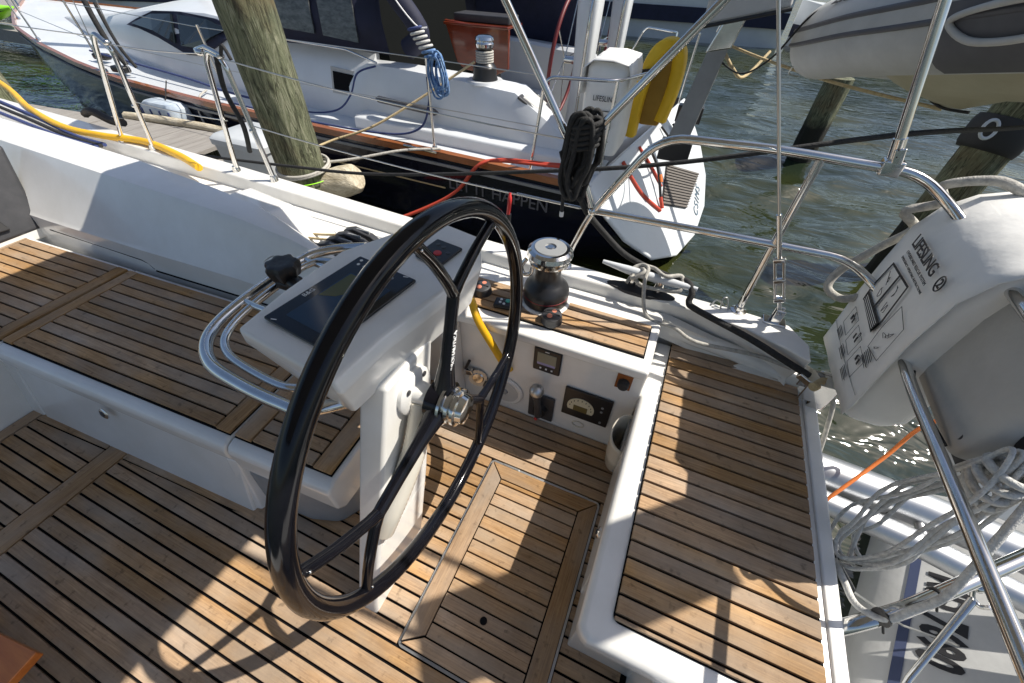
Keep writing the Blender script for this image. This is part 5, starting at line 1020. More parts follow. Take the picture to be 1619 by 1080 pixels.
# decks
def strip(xs_, f0, f1, dz0, dz1, name, m__, par=nb):
    return MB().loft([[Vector((x, f0(x), zs(x) + dz0)), Vector((x, f1(x), zs(x) + dz1)), Vector((x, f1(x), zs(x) + dz1 - 0.03)), Vector((x, f0(x), zs(x) + dz0 - 0.03))] for x in xs_]).build(name, m__, par, smooth=40)
Xf = np.linspace(-12.5, -3.0, 24)
strip(Xf, lambda x: Cy(x) - hb(x) + 0.01, lambda x: Cy(x) + hb(x) - 0.01, -0.005, -0.005, 'foredeck', M_bluewhite)
Xc = np.linspace(-3.0, -0.62, 8)
strip(Xc, lambda x: Cy(x) - hb(x) + 0.01, lambda x: Cy(x) - hb(x) + 0.62, -0.005, -0.005, 'side_deck', M_bluewhite)
strip(Xc, lambda x: Cy(x) + hb(x) - 0.62, lambda x: Cy(x) + hb(x) - 0.01, -0.005, -0.005, 'side_deck', M_bluewhite)
# coachroof
def cab(x):
    top = float(np.interp(x, [-10.6, -9.6, -8.4, -7.4, -6.4, -5.4, -4.4, -3.0], [0.02, 0.16, 0.34, 0.52, 0.70, 0.74, 0.68, 0.60]))
    wd = float(np.interp(x, [-10.6, -9, -7.4, -6, -3.0], [0.35, 0.75, 1.08, 1.24, 1.20])); return top, wd
rings = []
for x in (-10.6, -10.0, -9.2, -8.4, -7.8, -7.2, -6.6, -6.0, -5.4, -4.8, -4.2, -3.6, -3.0):
    top, wd = cab(x); c = Cy(x); z = zs(x) - 0.01
    half = [(-wd, 0.0), (-wd * 0.985, top * 0.30), (-wd * 0.94, top * 0.66), (-wd * 0.84, top * 0.90), (-wd * 0.55, top * 1.0), (0, top * 1.05)]
    rings.append([Vector((x, c + a, z + b)) for a, b in half + [(-a, b) for a, b in half[-2::-1]]])
MB().loft(rings).build('coachroof', M_bluewhite, nb, smooth=40)
# windows on the near cabin side, set on the sloped flank
def cabp(x, f, d=0.0):       # f 0..1 up the flank
    top, wd = cab(x); z = zs(x) - 0.01; seq = [(-wd, 0.0), (-wd * 0.985, top * 0.30), (-wd * 0.94, top * 0.66), (-wd * 0.84, top * 0.90)]
    u = min(f, 0.999) * 3; i = int(u); t_ = u - i; a = seq[i][0] * (1 - t_) + seq[i + 1][0] * t_; b = seq[i][1] * (1 - t_) + seq[i + 1][1] * t_
    return Vector((x, Cy(x) + a - d, z + b + d * 0.25))
def window(outline, d0, d1, name, m__, par):
    return MB().prism([cabp(x, f, d0) for x, f in outline], [cabp(x, f, d1) for x, f in outline]).build(name, m__, par)
big = window([(-7.15, 0.72), (-6.9, 0.84), (-6.4, 0.96), (-5.8, 0.99), (-5.2, 0.96), (-4.75, 0.86), (-5.0, 0.68), (-5.45, 0.42), (-5.75, 0.40), (-6.3, 0.55), (-6.8, 0.66)], 0.0, 0.035, 'saloon_window', M_navy, nb)
window([(-6.95, 0.745), (-6.4, 0.90), (-5.95, 0.94), (-5.9, 0.52), (-6.35, 0.63)], 0.030, 0.055, 'pane', M_glass, big)
window([(-5.82, 0.94), (-5.3, 0.92), (-4.95, 0.84), (-5.2, 0.66), (-5.5, 0.50), (-5.78, 0.50)], 0.030, 0.055, 'pane', M_glass, big)
for xa, xb, f0, f1 in ((-4.78, -4.42, 0.30, 0.56), (-3.50, -3.06, 0.34, 0.66)):
    wn = window([(xa, f0), (xb, f0), (xb, f1), (xa, f1)], -0.01, 0.012, 'port_light', M_canvas, nb)
    window([(xa + 0.03, f0 + 0.05), (xb - 0.03, f0 + 0.05), (xb - 0.03, f1 - 0.05), (xa + 0.03, f1 - 0.05)], 0.011, 0.018, 'pane', M_caulk, wn)
# fairing between cabin flank and cockpit coaming (near side) and far coaming
def coaming(s_, name):
    rings = []
    for x, top, wo, wi in ((-3.55, 0.10, 0.46, 0.60), (-3.25, 0.40, 0.42, 0.62), (-3.0, 0.50, 0.38, 0.64), (-2.6, 0.50, 0.36, 0.66), (-2.0, 0.48, 0.34, 0.70), (-1.45, 0.46, 0.32, 0.70), (-1.15, 0.30, 0.30, 0.62), (-0.80, 0.12, 0.26, 0.52), (-0.62, 0.02, 0.22, 0.45)):
        c = Cy(x); h = hb(x); z = zs(x) - 0.008
        rings.append([Vector((x, c + s_ * (h - a), z + b)) for a, b in ((wo, 0.0), (wo + 0.015, top * 0.35), (wo + 0.05, top * 0.72), (wo + 0.10, top * 0.97), (wi - 0.03, top), (wi, top - 0.03), (wi, -0.35), (wo + 0.05, -0.05))])
    return MB().loft(rings).build(name, M_bluewhite, nb, smooth=40)
coaming(-1, 'cockpit_coaming'); coaming(1, 'cockpit_coaming')
# cockpit well
MB().box(-3.2, -0.35, 3.5, 5.8, -0.20, -0.12).build('cockpit_sole', M_gel2, nb)
MB().prism([(-0.75, 3.75, -0.15), (-0.50, 3.75, -0.15), (-0.25, 5.5, -0.15), (-0.5, 5.5, -0.15)], [(-0.95, 3.75, 0.30), (-0.70, 3.75, 0.30), (-0.42, 5.5, 0.30), (-0.7, 5.5, 0.30)]).build('stern_bulkhead', M_bluewhite, nb, bevel=0.02)
for k in range(7):
    MB().box(-1.75, -0.78, 3.72 + k * 0.062, 3.775 + k * 0.062, 0.315, 0.335).build('seat_slat', M_slat, nb)
MB().box(-1.78, -0.76, 3.70, 4.16, 0.20, 0.314).build('cockpit_seat', M_bluewhite, nb, bevel=0.02)
MB().box(-2.9, -1.9, 5.05, 5.6, 0.05, 0.30).build('cockpit_seat', M_bluewhite, nb, bevel=0.02)
m_ = MB(); m_.loft([[(x, y, z) for x, y in rrect(-1.35 + i * .02, -0.95 - i * .02, 4.2 + i * .02, 4.55 - i * .02, 0.06, 3)] for i, z in enumerate((0.20, 0.235, 0.27, 0.28))]).build('navy_cushion', M_navy, nb, smooth=50)
# pedestals and wheels
for py, lb in ((4.18, 0), (5.25, 1)):
    px_ = -1.10 + 0.04 * lb
    MB().loft([[(px_ + a * s_, py + b * s_ * 1.1, z) for a, b in rrect(-0.09, 0.09, -0.11, 0.11, 0.04, 3)] for z, s_ in ((-0.12, 1.25), (0.3, 1.05), (0.85, 0.85), (1.30, 1.0), (1.34, 0.9))]).build('helm_pedestal', M_bluewhite, nb, smooth=50)
    wc = Vector((px_ - 0.18, py, 0.88)); w_ = MB().tube([wc + Vector((0.04 * math.cos(a), 0.40 * math.sin(a), 0.46 * math.cos(a))) for a in [2 * math.pi * k / 48 for k in range(48)]], 0.016, 10, closed=True).build('steering_wheel', M_leather, nb, smooth=60)
    for k in range(5):
        a = 2 * math.pi * k / 5 + 0.3; MB().tube([wc, wc + Vector((0.04 * math.cos(a), 0.40 * math.sin(a), 0.46 * math.cos(a)))], 0.006, 6).build('spoke', M_steel, w_, smooth=60)
    MB().tube([wc, wc + Vector((0.2, 0, 0))], 0.03, 12).build('wheel_shaft', M_steel, nb, smooth=60)
    MB().tube(fillet([(px_ + 0.02, py - 0.16, 0.25), (px_ + 0.05, py - 0.18, 1.2), (px_ + 0.05, py - 0.1, 1.45), (px_ + 0.05, py + 0.1, 1.45), (px_ + 0.05, py + 0.18, 1.2), (px_ + 0.02, py + 0.16, 0.25)], 0.1), 0.013, 10).build('pedestal_guard', M_steel, nb, smooth=60)
# folding table
tb = MB(); tb.prism([(-2.50, 4.38, 0.72), (-2.42, 4.38, 0.66), (-2.06, 4.38, 0.64), (-1.92, 4.38, 0.70), (-1.92, 4.38, 1.02), (-2.62, 4.38, 1.06)], [(-2.50, 4.42, 0.72), (-2.42, 4.42, 0.66), (-2.06, 4.42, 0.64), (-1.92, 4.42, 0.70), (-1.92, 4.42, 1.02), (-2.62, 4.42, 1.06)])
tb.build('cockpit_table_leaf', M_maho, nb, bevel=0.008)
MB().box(-2.62, -1.92, 4.36, 4.72, 1.022, 1.045).build('cockpit_table_top', M_maho, nb, bevel=0.006)
MB().box(-2.4, -2.1, 4.5, 4.6, -0.15, 1.02).build('table_leg', M_black, nb)
MB().box(-2.55, -1.95, 4.45, 4.7, 1.046, 1.11).build('table_tray', M_dgrey, nb, bevel=0.01)
# coaming winch
wq = Vector((-1.80, 3.62, 0.772))
wn = MB().lathe([(0, 0), (0.11, 0), (0.10, 0.03), (0.098, 0.09), (0.075, 0.115), (0.062, 0.13), (0.06, 0.21), (0.07, 0.225), (0, 0.225)], wq, (0, 0, 1), 28).build('coaming_winch', M_black, nb, smooth=40)
MB().lathe([(0, 0.225), (0.072, 0.226), (0.078, 0.25), (0.070, 0.262), (0.070, 0.27), (0.08, 0.275), (0.074, 0.292), (0.05, 0.304), (0, 0.306)], wq, (0, 0, 1), 28).build('winch_top', M_steel, wn, smooth=40)
for k in range(5): MB().tube([wq + Vector((0.067 * math.cos(a), 0.067 * math.sin(a), 0.128 + 0.017 * k)) for a in [2 * math.pi * i / 24 for i in range(24)]], 0.0085, 6, closed=True).build('rope_turn', M_ropew, wn, smooth=60)
MB().lathe([(0, -0.02), (0.16, -0.02), (0.15, 0.0), (0, 0.0)], wq, (0, 0, 1), 28).build('winch_pad', M_bluewhite, nb, smooth=40)
MB().obox((-1.33, 3.60, 0.66), (0.86, 0.1, -0.5), (-0.1, 1, 0), (0.5, 0, 0.86), 0.12, 0.16, 0.012).build('coaming_locker', M_dgrey, nb, bevel=0.01)
MB().obox((-1.325, 3.60, 0.67), (0.86, 0.1, -0.5), (-0.1, 1, 0), (0.5, 0, 0.86), 0.085, 0.12, 0.008).build('locker_lid', M_canvas, nb, bevel=0.008)
m_ = MB(); m_.tube(spline([(-2.82, 3.40, 0.55), (-2.5, 3.36, 0.545), (-2.15, 3.38, 0.52)], 6), [0.012] + [0.03] * 11 + [0.01], 8); m_.build('vent_grille', M_dgrey, nb, smooth=50)
# dodger
rings = []
for y, zt, xf, xa in ((3.60, 0.86, -4.45, -2.75), (3.62, 1.10, -4.40, -2.80), (3.72, 1.42, -4.25, -2.86), (4.0, 1.60, -4.1, -2.9), (4.7, 1.68, -4.05, -2.9), (5.5, 1.60, -4.1, -2.9), (5.8, 1.30, -4.25, -2.86), (5.9, 0.86, -4.4, -2.8)):
    rings.append([(xf, y, min(zt, 1.35) if zt > 1 else zt), ((xf * 2 + xa) / 3, y, zt), ((xf + xa * 2) / 3, y, zt + 0.02), (xa, y, zt)])
dg = MB().loft(rings, closed=False).build('spray_hood', M_navy, nb, smooth=50); dg.modifiers.new('s', 'SOLIDIFY').thickness = 0.012
MB().prism([(-4.05, 3.598, 0.98), (-3.55, 3.592, 0.96), (-3.58, 3.66, 1.36), (-3.95, 3.66, 1.36)], [(-4.05, 3.585, 0.98), (-3.55, 3.579, 0.96), (-3.58, 3.645, 1.36), (-3.95, 3.645, 1.36)]).build('hood_window', M_vinyl, dg)
MB().prism([(-3.45, 3.592, 0.955), (-3.05, 3.588, 0.93), (-3.10, 3.66, 1.36), (-3.48, 3.66, 1.36)], [(-3.45, 3.578, 0.955), (-3.05, 3.574, 0.93), (-3.10, 3.645, 1.36), (-3.48, 3.645, 1.36)]).build('hood_window', M_vinyl, dg)
m_ = MB(); m_.tube(spline([(-2.78, 3.66, 1.55), (-2.70, 3.66, 1.35), (-2.52, 3.70, 1.12), (-2.48, 3.72, 1.00), (-2.62, 3.72, 0.90)], 7), 0.085, 12); m_.build('hood_wing', M_navy, nb, smooth=60)
rope([(-2.74, 3.585, 1.52), (-2.63, 3.585, 1.30), (-2.45, 3.62, 1.10), (-2.36, 3.66, 1.08)], 0.006, M_white, 'piping', parent=nb)
MB().tube(fillet([(-4.4, 3.57, 0.90), (-3.2, 3.56, 0.87), (-2.86, 3.54, 0.80)], 0.05), 0.010, 8).build('hand_rail', M_steel, nb, smooth=60)
MB().prism([(-2.95, 3.75, 0.2), (-2.80, 3.75, 0.2), (-2.80, 5.4, 0.2), (-2.95, 5.4, 0.2)], [(-3.1, 3.8, 1.5), (-2.98, 3.8, 1.5), (-2.98, 5.4, 1.5), (-3.1, 5.4, 1.5)]).build('companionway_bulkhead', mat('dark_opening', (0.005, 0.006, 0.006), 0.9, Specular_IOR_Level=0.1), nb)
# stern arch parts / davits
MB().prism([(-3.0, 5.86, 0.72), (-1.35, 5.80, 0.72), (-1.35, 5.84, 0.72), (-3.0, 5.90, 0.72)], [(-3.0, 5.70, 1.75), (-1.45, 5.64, 1.75), (-1.45, 5.68, 1.75), (-3.0, 5.74, 1.75)]).build('cockpit_enclosure', M_navy, nb)
for xa_ in (-2.75, -2.1): MB().prism([(xa_, 5.83, 0.95), (xa_ + 0.5, 5.81, 0.95), (xa_ + 0.5, 5.83, 0.95), (xa_, 5.85, 0.95)], [(xa_, 5.74, 1.5), (xa_ + 0.5, 5.72, 1.5), (xa_ + 0.5, 5.74, 1.5), (xa_, 5.76, 1.5)]).build('enclosure_window', M_vinyl, nb)
# step along the foot of the near coaming
MB().loft([[Vector((x, Cy(x) - hb(x) + a, zs(x) + b)) for a, b in ((0.20, -0.01), (0.21, 0.085), (0.24, 0.10), (0.42, 0.11), (0.42, -0.01))] for x in (-3.05, -2.4, -1.8, -1.2, -0.8)]).build('coaming_step', M_bluewhite, nb, smooth=35, bevel=0.01)
for yd in (3.95, 5.15):
    dv = MB().prism([(-0.22, yd - 0.03, 0.42), (-0.05, yd - 0.03, 0.42), (-0.05, yd + 0.03, 0.42), (-0.22, yd + 0.03, 0.42)], [(-0.10, yd - 0.03, 1.10), (0.04, yd - 0.03, 1.16), (0.04, yd + 0.03, 1.16), (-0.10, yd + 0.03, 1.10)]).build('davit_post', M_grey, nb, bevel=0.008)
    MB().prism([(-0.12, yd - 0.035, 1.06), (0.05, yd - 0.035, 1.10), (0.05, yd + 0.035, 1.10), (-0.12, yd + 0.035, 1.06)], [(0.0, yd - 0.035, 1.42), (0.12, yd - 0.035, 1.46), (0.12, yd + 0.035, 1.46), (0.0, yd + 0.035, 1.42)]).build('davit_arm', M_steel, nb, bevel=0.012)
    MB().obox((1.0, yd - .15, 1.78), (0.98, 0, .15), (0, 1, 0), (-.15, 0, .98), 1.0, 0.03, 0.04).build('davit_boom', M_steel2, nb, bevel=0.008)
    MB().obox((-0.13, yd, 0.36), (1, 0, 0), (0, 1, 0), (0, 0, 1), 0.13, 0.06, 0.08).build('davit_foot', M_black, nb, bevel=0.01)
MB().prism([(-0.16, 3.30, 1.275), (0.28, 3.30, 1.385), (0.34, 5.3, 1.38), (-0.16, 5.3, 1.26)], [(-0.18, 3.30, 1.62), (0.24, 3.30, 1.70), (0.30, 5.3, 1.70), (-0.18, 5.3, 1.60)]).build('stern_canvas', M_canvas, nb, bevel=0.02)
MB().tube([(-0.165, 3.29, 1.272), (0.285, 3.29, 1.383)], 0.010, 8).build('canvas_piping', M_rubber, nb, smooth=60)
# pushpit and stanchions of the neighbour
def nbt(pts, r=0.0125, name='pushpit_tube'): return MB().tube(fillet(pts, 0.08), r, 10).build(name, M_steel, nb, smooth=60)
nbt([(-1.15, 3.10, 0.30), (-1.08, 3.12, 0.95), (-0.60, 3.25, 0.95), (-0.42, 3.7, 0.95)])
nbt([(-0.62, 3.25, 0.33), (-0.60, 3.25, 0.95)]); nbt([(-0.5, 5.0, 0.35), (-0.45, 5.0, 0.98), (-0.50, 5.6, 0.98), (-0.9, 6.0, 0.96), (-1.2, 6.05, 0.3)])
nbt([(-0.30, 5.75, 0.3), (-0.28, 5.72, 0.98)])
for xx, lean in ((-2.06, 0.02), (-4.6, 0.0), (-7.0, 0.0), (-9.2, 0.0), (-10.8, 0.0)):
    yy = Cy(xx) - hb(xx) + 0.07
    MB().tube([(xx, yy, zs(xx)), (xx + lean, yy - 0.02, zs(xx) + 0.68)], 0.0115, 10).build('stanchion', M_steel, nb, smooth=60)
    MB().lathe([(0, 0), (0.028, 0), (0.02, 0.03), (0, 0.03)], (xx, yy, zs(xx)), (0, 0, 1), 14).build('stanchion_base', M_steel, nb, smooth=40)
for h in (0.34, 0.665):
    pts = [(x, Cy(x) - hb(x) + 0.05, zs(x) + h) for x in (-11.6, -10.8, -9.2, -7.0, -4.6, -2.06, -1.09)]
    MB().tube(pts, 0.004, 6).build('lifeline', M_wire, nb, smooth=60)
for a, b in (((-12.4, 5.55, 0.66), (-12.9, 5.6, 1.4)), ((-11.6, 4.98, 0.6), (-12.5, 5.3, 1.4)), ((-11.6, 6.1, 0.6), (-12.5, 5.8, 1.4))):
    MB().tube([a, b], 0.014, 8).build('pulpit_tube', M_steel, nb, smooth=60)
# standing rigging crossing the upper left
for a, b, r in (((-6.9, 3.55, 0.35), (-6.75, 3.9, 5.0), 0.006), ((-6.6, 3.5, 0.35), (-6.7, 3.9, 5.0), 0.005), ((-12.3, 5.55, 0.7), (-7.6, 5.1, 9.0), 0.012), ((-7.2, 3.55, 0.35), (-6.8, 3.9, 5.0), 0.005)):
    MB().tube([a, b], r, 6).build('rigging_wire', M_wire, nb, smooth=60)
MB().tube([(-6.85, 5.0, 0.9), (-6.85, 5.0, 9)], 0.09, 14).build('mast', M_steel2, nb, smooth=60)
for (x0, y0) in ((-6.72, 3.48), (-7.45, 3.72)):
    MB().obox((x0, y0, zs(x0) + 0.06), (1, .1, 0), (-.1, 1, 0), (0, 0, 1), 0.11, 0.05, 0.035).build('genoa_block', M_black, nb, bevel=0.02)
# name on the near quarter
text('LET IT HAPPEN', 0.145, mat('dim_silver_letters', (0.10, 0.10, 0.12), 0.4), 'name_lettering', nb, Vector((-1.42, Cy(-1.42) - hb(-1.42) - 0.006 + 0.006, 0.065)), Vector((1, -0.055, 0)), Vector((0, 0.03, 1)), 0.004, sx=1.0)
MB().loft([[Vector((x, Cy(x) - hb(x) * 0.985 + a, z)) for a, z in ((-0.012, 0.0), (-0.012, 0.012), (0.03, 0.012), (0.03, 0.0))] for x in np.linspace(-5.0, -1.95, 10)]).build('cove_stripe', M_ropet, nb, smooth=60)
MB().tube([(-2.3, 3.02, 0.335), (-1.95, 2.99, 0.335)], 0.012, 8).build('deck_cleat', M_steel, nb, smooth=60)

# gear hung on the neighbour
for k, (x_, y_) in enumerate(((-6.85, 3.55), (-6.62, 3.52))):
    rope([(x_ + 0.02, y_, 1.02), (x_ + 0.05, y_ - 0.02, 0.85), (x_ + 0.10, y_ - 0.03, 0.62), (x_ + 0.16, y_, 0.42)], 0.030 if k == 0 else 0.018, M_ropek, 'shroud_bundle', ('thick black rope bundle tied to the navy boat shroud', 'thin black rope bundle behind the thick one on the shroud')[k], 'rope')
rope([(-7.6, 3.70, 0.47), (-6.6, 3.62, 0.43), (-5.6, 3.52, 0.40), (-4.9, 3.42, 0.37), (-4.3, 3.36, 0.36)], 0.012, M_rope_navy, 'sheet_line', 'navy sheet lying along the side deck under the large cabin window', 'rope')
rope([(-5.2, 3.42, 0.345), (-5.1, 3.25, 0.33), (-5.12, 3.18, 0.20), (-5.0, 3.12, 0.0), (-4.9, 3.12, -0.1)], 0.010, M_ropew, 'fender_line', 'white line hanging over the navy boat rail beside the dock bumper', 'rope')
rope([(-2.16, 1.535, 1.19), (-2.19, 1.53, 1.05), (-2.16, 1.53, 0.90), (-2.20, 1.535, 0.76)], 0.012, M_ropek, 'hoop_strap', 'black strap hanging inside the stanchion hoop by the piling', 'strap')
t = thing('hoop_fitting', 'cluster of stainless fittings on top of the hoop by the piling', 'fitting')
MB().ball((-2.27, 1.545, 1.20), 0.022, 1.4, 1, 0.8).build('cap', M_steel, t, smooth=60)
MB().tube([(-2.30, 1.545, 1.205), (-2.22, 1.54, 1.225), (-2.13, 1.54, 1.20)], 0.010, 8).build('bar', M_steel, t, smooth=60)
MB().tube(spline([(-2.13, 1.54, 1.20), (-2.09, 1.535, 1.24), (-2.06, 1.53, 1.19)], 5), 0.008, 8).build('lashing', M_ropek, t, smooth=60)
t = thing('stern_sling_bag', 'white rescue sling bag on the navy boat stern beside the yellow buoy', 'bag')
m_ = MB(); rings = []
for z, s_ in ((0.40, 0.92), (0.48, 1.0), (0.80, 1.0), (0.98, 0.98), (1.02, 0.85)): rings.append([(-0.70 + a * s_, 3.62 + b * s_, z) for a, b in rrect(-0.17, 0.15, -0.22, 0.22, 0.05, 3)])
m_.loft(rings).build('bag_body', M_wcanvas, t, smooth=50)
m_ = MB(); rings = []
for x, z in ((-0.90, 0.80), (-0.89, 0.98), (-0.82, 1.035), (-0.68, 1.04), (-0.56, 1.02), (-0.535, 0.95), (-0.535, 0.88)): rings.append([(x + 0.006 * math.sin(j * 2.1), 3.38 + 0.48 * j / 8, z + 0.012 * math.sin(j * 1.7)) for j in range(9)])
fl_ = m_.loft(rings, closed=False).build('flap', M_wcanvas, t, smooth=60); fl_.modifiers.new('s', 'SOLIDIFY').thickness = 0.006
def nbq(pts): return MB().prism([Vector((-0.86 + a, 3.392 - 0.004, b)) for a, b in pts], [Vector((-0.86 + a, 3.386 - 0.004, b)) for a, b in pts]).build('print_mark', M_print, t)
for (a0, b0, a1, b1) in ((0.08, 0.60, 0.24, 0.605), (0.08, 0.72, 0.24, 0.725), (0.08, 0.60, 0.085, 0.725), (0.235, 0.60, 0.24, 0.725), (0.15, 0.60, 0.156, 0.72), (0.06, 0.53, 0.2, 0.535), (0.06, 0.51, 0.24, 0.515), (0.06, 0.49, 0.18, 0.495)): nbq([(a0, b0), (a1, b0), (a1, b1), (a0, b1)])
text('LIFESLING', 0.05, M_print, 'lettering', t, Vector((-0.70, 3.386, 0.80)), (1, 0, 0), (0, 0, 1), 0.001, sx=0.8)
t = thing('yellow_horseshoe_buoy', 'bright yellow foam horseshoe buoy with black strap on the navy boat stern', 'life buoy')
up = spline([(-0.55, 4.02, 0.40), (-0.54, 4.00, 0.72), (-0.49, 4.00, 0.98), (-0.41, 4.04, 1.07), (-0.31, 4.10, 1.02), (-0.29, 4.12, 0.80), (-0.33, 4.12, 0.52)], 7)
rings = []
for i, p in enumerate(up):
    tt = (up[min(i + 1, len(up) - 1)] - up[max(i - 1, 0)]).normalized(); a1 = Vector((0.25, 1, 0.1)); a1 = (a1 - tt * a1.dot(tt)).normalized(); a2 = tt.cross(a1)
    rings.append([p + a1 * a * 0.052 + a2 * b * 0.048 for a, b in ((-1, -.7), (-.7, -1), (.7, -1), (1, -.7), (1, .7), (.7, 1), (-.7, 1), (-1, .7))])
MB().loft(rings).build('foam', M_yfoam, t, smooth=50)
MB().obox((-0.512, 4.00, 0.90), (1, 0, 0.2), (0, 1, 0), (-.2, 0, 1), 0.078, 0.085, 0.020).build('strap', M_black, t, bevel=0.006)
MB().obox((-0.42, 4.11, 0.72), (1, 0.1, 0), (-.1, 1, 0), (0, 0, 1), 0.085, 0.03, 0.24).build('inner_cover', mottled('dull_yellow_cover', (0.35, 0.20, 0.02), (0.28, 0.16, 0.015), 6, 0.7), t, bevel=0.02)
t = thing('blue_rope_coil', 'hank of bright blue rope hung on the navy boat stanchion', 'rope coil')
rnd = random.Random(21)
for k in range(9):
    e = lambda s_: rnd.uniform(-s_, s_); cx = -1.95 + e(.03); cy_ = 3.11 + e(.03); top = 0.99 + e(.02); bot = 0.77 + e(.04); w_ = 0.03 + rnd.uniform(0, .03)
    MB().tube(spline([(cx - w_ * .5, cy_, top), (cx + w_ * .5, cy_ - .01, top + .01), (cx + w_ * 1.2, cy_, (top + bot) / 2), (cx + w_ * .8 + .02, cy_, bot), (cx - w_ * .2, cy_, bot - .01), (cx - w_, cy_, (top + bot) / 2)], 6, closed=True), 0.008, 6, closed=True).build('loop', M_ropeb, t, smooth=60)
for k in range(7):
    MB().tube([(-2.0 + 0.05 * math.cos(a) - 0.02 * k, 3.12 + 0.04 * math.sin(a), 0.99 + 0.026 * k + 0.012 * math.cos(a)) for a in [2 * math.pi * i / 18 for i in range(18)]], 0.009, 6, closed=True).build('wrap', M_ropeb if k < 2 else M_rope_navy if k > 5 else M_ropeg, t, smooth=60)
rope([(-2.05, 3.11, 0.85), (-2.07, 3.12, 0.65), (-2.20, 3.12, 0.45), (-2.6, 3.12, 0.36), (-3.6, 3.16, 0.33), (-4.6, 3.22, 0.34)], 0.009, M_rope_navy, 'sheet_line', 'navy sheet line leading along the navy boat side deck', 'rope')
rope([(-2.86, 3.52, 0.78), (-3.02, 3.44, 0.72), (-3.10, 3.38, 0.55), (-3.25, 3.32, 0.42), (-3.6, 3.30, 0.36), (-4.0, 3.25, 0.40)], 0.008, M_rope_navy, 'cabin_line', 'navy line hanging over the cabin side by the small window', 'rope')
rope([(-4.05, 3.55, 0.88), (-4.08, 3.40, 0.60), (-4.0, 3.30, 0.38), (-4.1, 3.25, 0.33)], 0.008, M_ropek, 'cabin_line', 'black line hanging from the hood rail beside the near piling', 'rope')
rope([(-1.86, 3.55, 0.90), (-2.3, 3.30, 0.62), (-2.65, 3.05, 0.42), (-2.95, 2.85, 0.32), (-3.0, 2.45, 0.30)], 0.010, M_ropet, 'spring_line', 'tan line from the navy boat winch down to the near piling', 'rope')
rope([(-2.95, 2.28, 0.30), (-2.55, 2.55, 0.32), (-2.2, 2.85, 0.36), (-1.95, 3.05, 0.35)], 0.011, M_ropew, 'dock_line', 'white dock line from the near piling to the navy boat rail', 'rope')
for k, o_ in enumerate((0.0, 0.035)):
    rope([(-0.72, 3.02 + o_, 0.42), (-1.0, 3.0 + o_, 0.40), (-1.35, 2.97 + o_, 0.38), (-1.52, 2.93 - o_, 0.34), (-1.72, 2.88 - o_, 0.10), (-2.05, 2.78 - o_, -0.10), (-2.6, 2.6 - o_, -0.35)], 0.013, M_redline, 'red_shore_cable', ('upper red cable running over the navy boat rail into the water', 'lower red cable running over the navy boat rail into the water')[k], 'cable', 'red cables on the navy boat')
t = thing('rail_clip', 'red tag with black clip hanging above the winch by the wheel', 'clip')
MB().tube(spline([(-0.63, 1.476, 0.875), (-0.625, 1.465, 0.84), (-0.632, 1.465, 0.78)], 5), [0.006, 0.006, 0.007, 0.009, 0.010, 0.010, 0.009, 0.009, 0.008, 0.008, 0.007], 8).build('red_tag', M_red, t, smooth=60)
MB().tube([(-0.63, 1.468, 0.785), (-0.632, 1.466, 0.70)], 0.012, 8).build('clip_body', M_black, t, smooth=60)
MB().tube([(-0.632, 1.466, 0.705), (-0.632, 1.466, 0.60)], 0.005, 8).build('lanyard', M_wire, t, smooth=60)

# ================================================================== DOCK, PILINGS, FAR THINGS
dock = MB().prism([(-11.0, 1.75, -0.10), (-4.30, 1.85, -0.10), (-4.45, 2.98, -0.10), (-7.6, 2.62, -0.10), (-11, 2.4, -0.10)], [(-11.0, 1.75, 0.065), (-4.30, 1.85, 0.065), (-4.45, 2.98, 0.065), (-7.6, 2.62, 0.065), (-11, 2.4, 0.065)]).build('finger_dock', M_pile)
tag(dock, 'grey weathered timber finger dock between the two boats', 'dock')
n_ = 42
for k in range(n_):
    xa = -4.32 - k * 0.145; xb = xa - 0.138
    yo = lambda x: float(np.interp(x, [-11, -7.6, -4.45], [2.40, 2.64, 3.0]))
    z0 = 0.067 + random.uniform(-.003, .003)
    MB().prism([(xa, 1.88, z0), (xa - 0.02, yo(xa), z0), (xb - 0.02, yo(xb), z0), (xb, 1.88, z0)], [(xa, 1.88, z0 + 0.035), (xa - 0.02, yo(xa), z0 + 0.035), (xb - 0.02, yo(xb), z0 + 0.035), (xb, 1.88, z0 + 0.035)]).build('plank', M_dock, dock)
rope([(-5.95, 2.88, 0.115), (-5.4, 2.95, 0.125), (-4.9, 3.0, 0.12), (-4.55, 3.02, 0.11)], 0.045, M_log, 'dock_bumper', 'long pale bumper log lying on the dock edge', 'bumper', straight=False)
t = thing('dock_box', 'pale moulded dock box standing behind the near piling', 'box')
m_ = MB(); rings = []
for z, s_ in ((0.02, 0.94), (0.28, 1.0)): rings.append([(-3.60 + a * s_, 2.62 + b * s_, z) for a, b in rrect(-0.30, 0.30, -0.22, 0.22, 0.05, 3)])
m_.loft(rings).build('box_body', M_dockbox, t, smooth=40)
m_ = MB(); rings = []
for z, s_ in ((0.282, 1.05), (0.33, 1.05), (0.36, 0.92)): rings.append([(-3.60 + a * s_, 2.62 + b * s_, z) for a, b in rrect(-0.30, 0.30, -0.22, 0.22, 0.05, 3)])
m_.loft(rings).build('lid', M_dockbox, t, smooth=40)
MB().box(-4.25, -3.25, 2.35, 2.95, -0.15, 0.018).build('platform', M_dock, t)
t = thing('hull_float', 'squat blue-white foam float hanging between dock and navy hull', 'fender')
m_ = MB(); rings = []
rnd = random.Random(5)
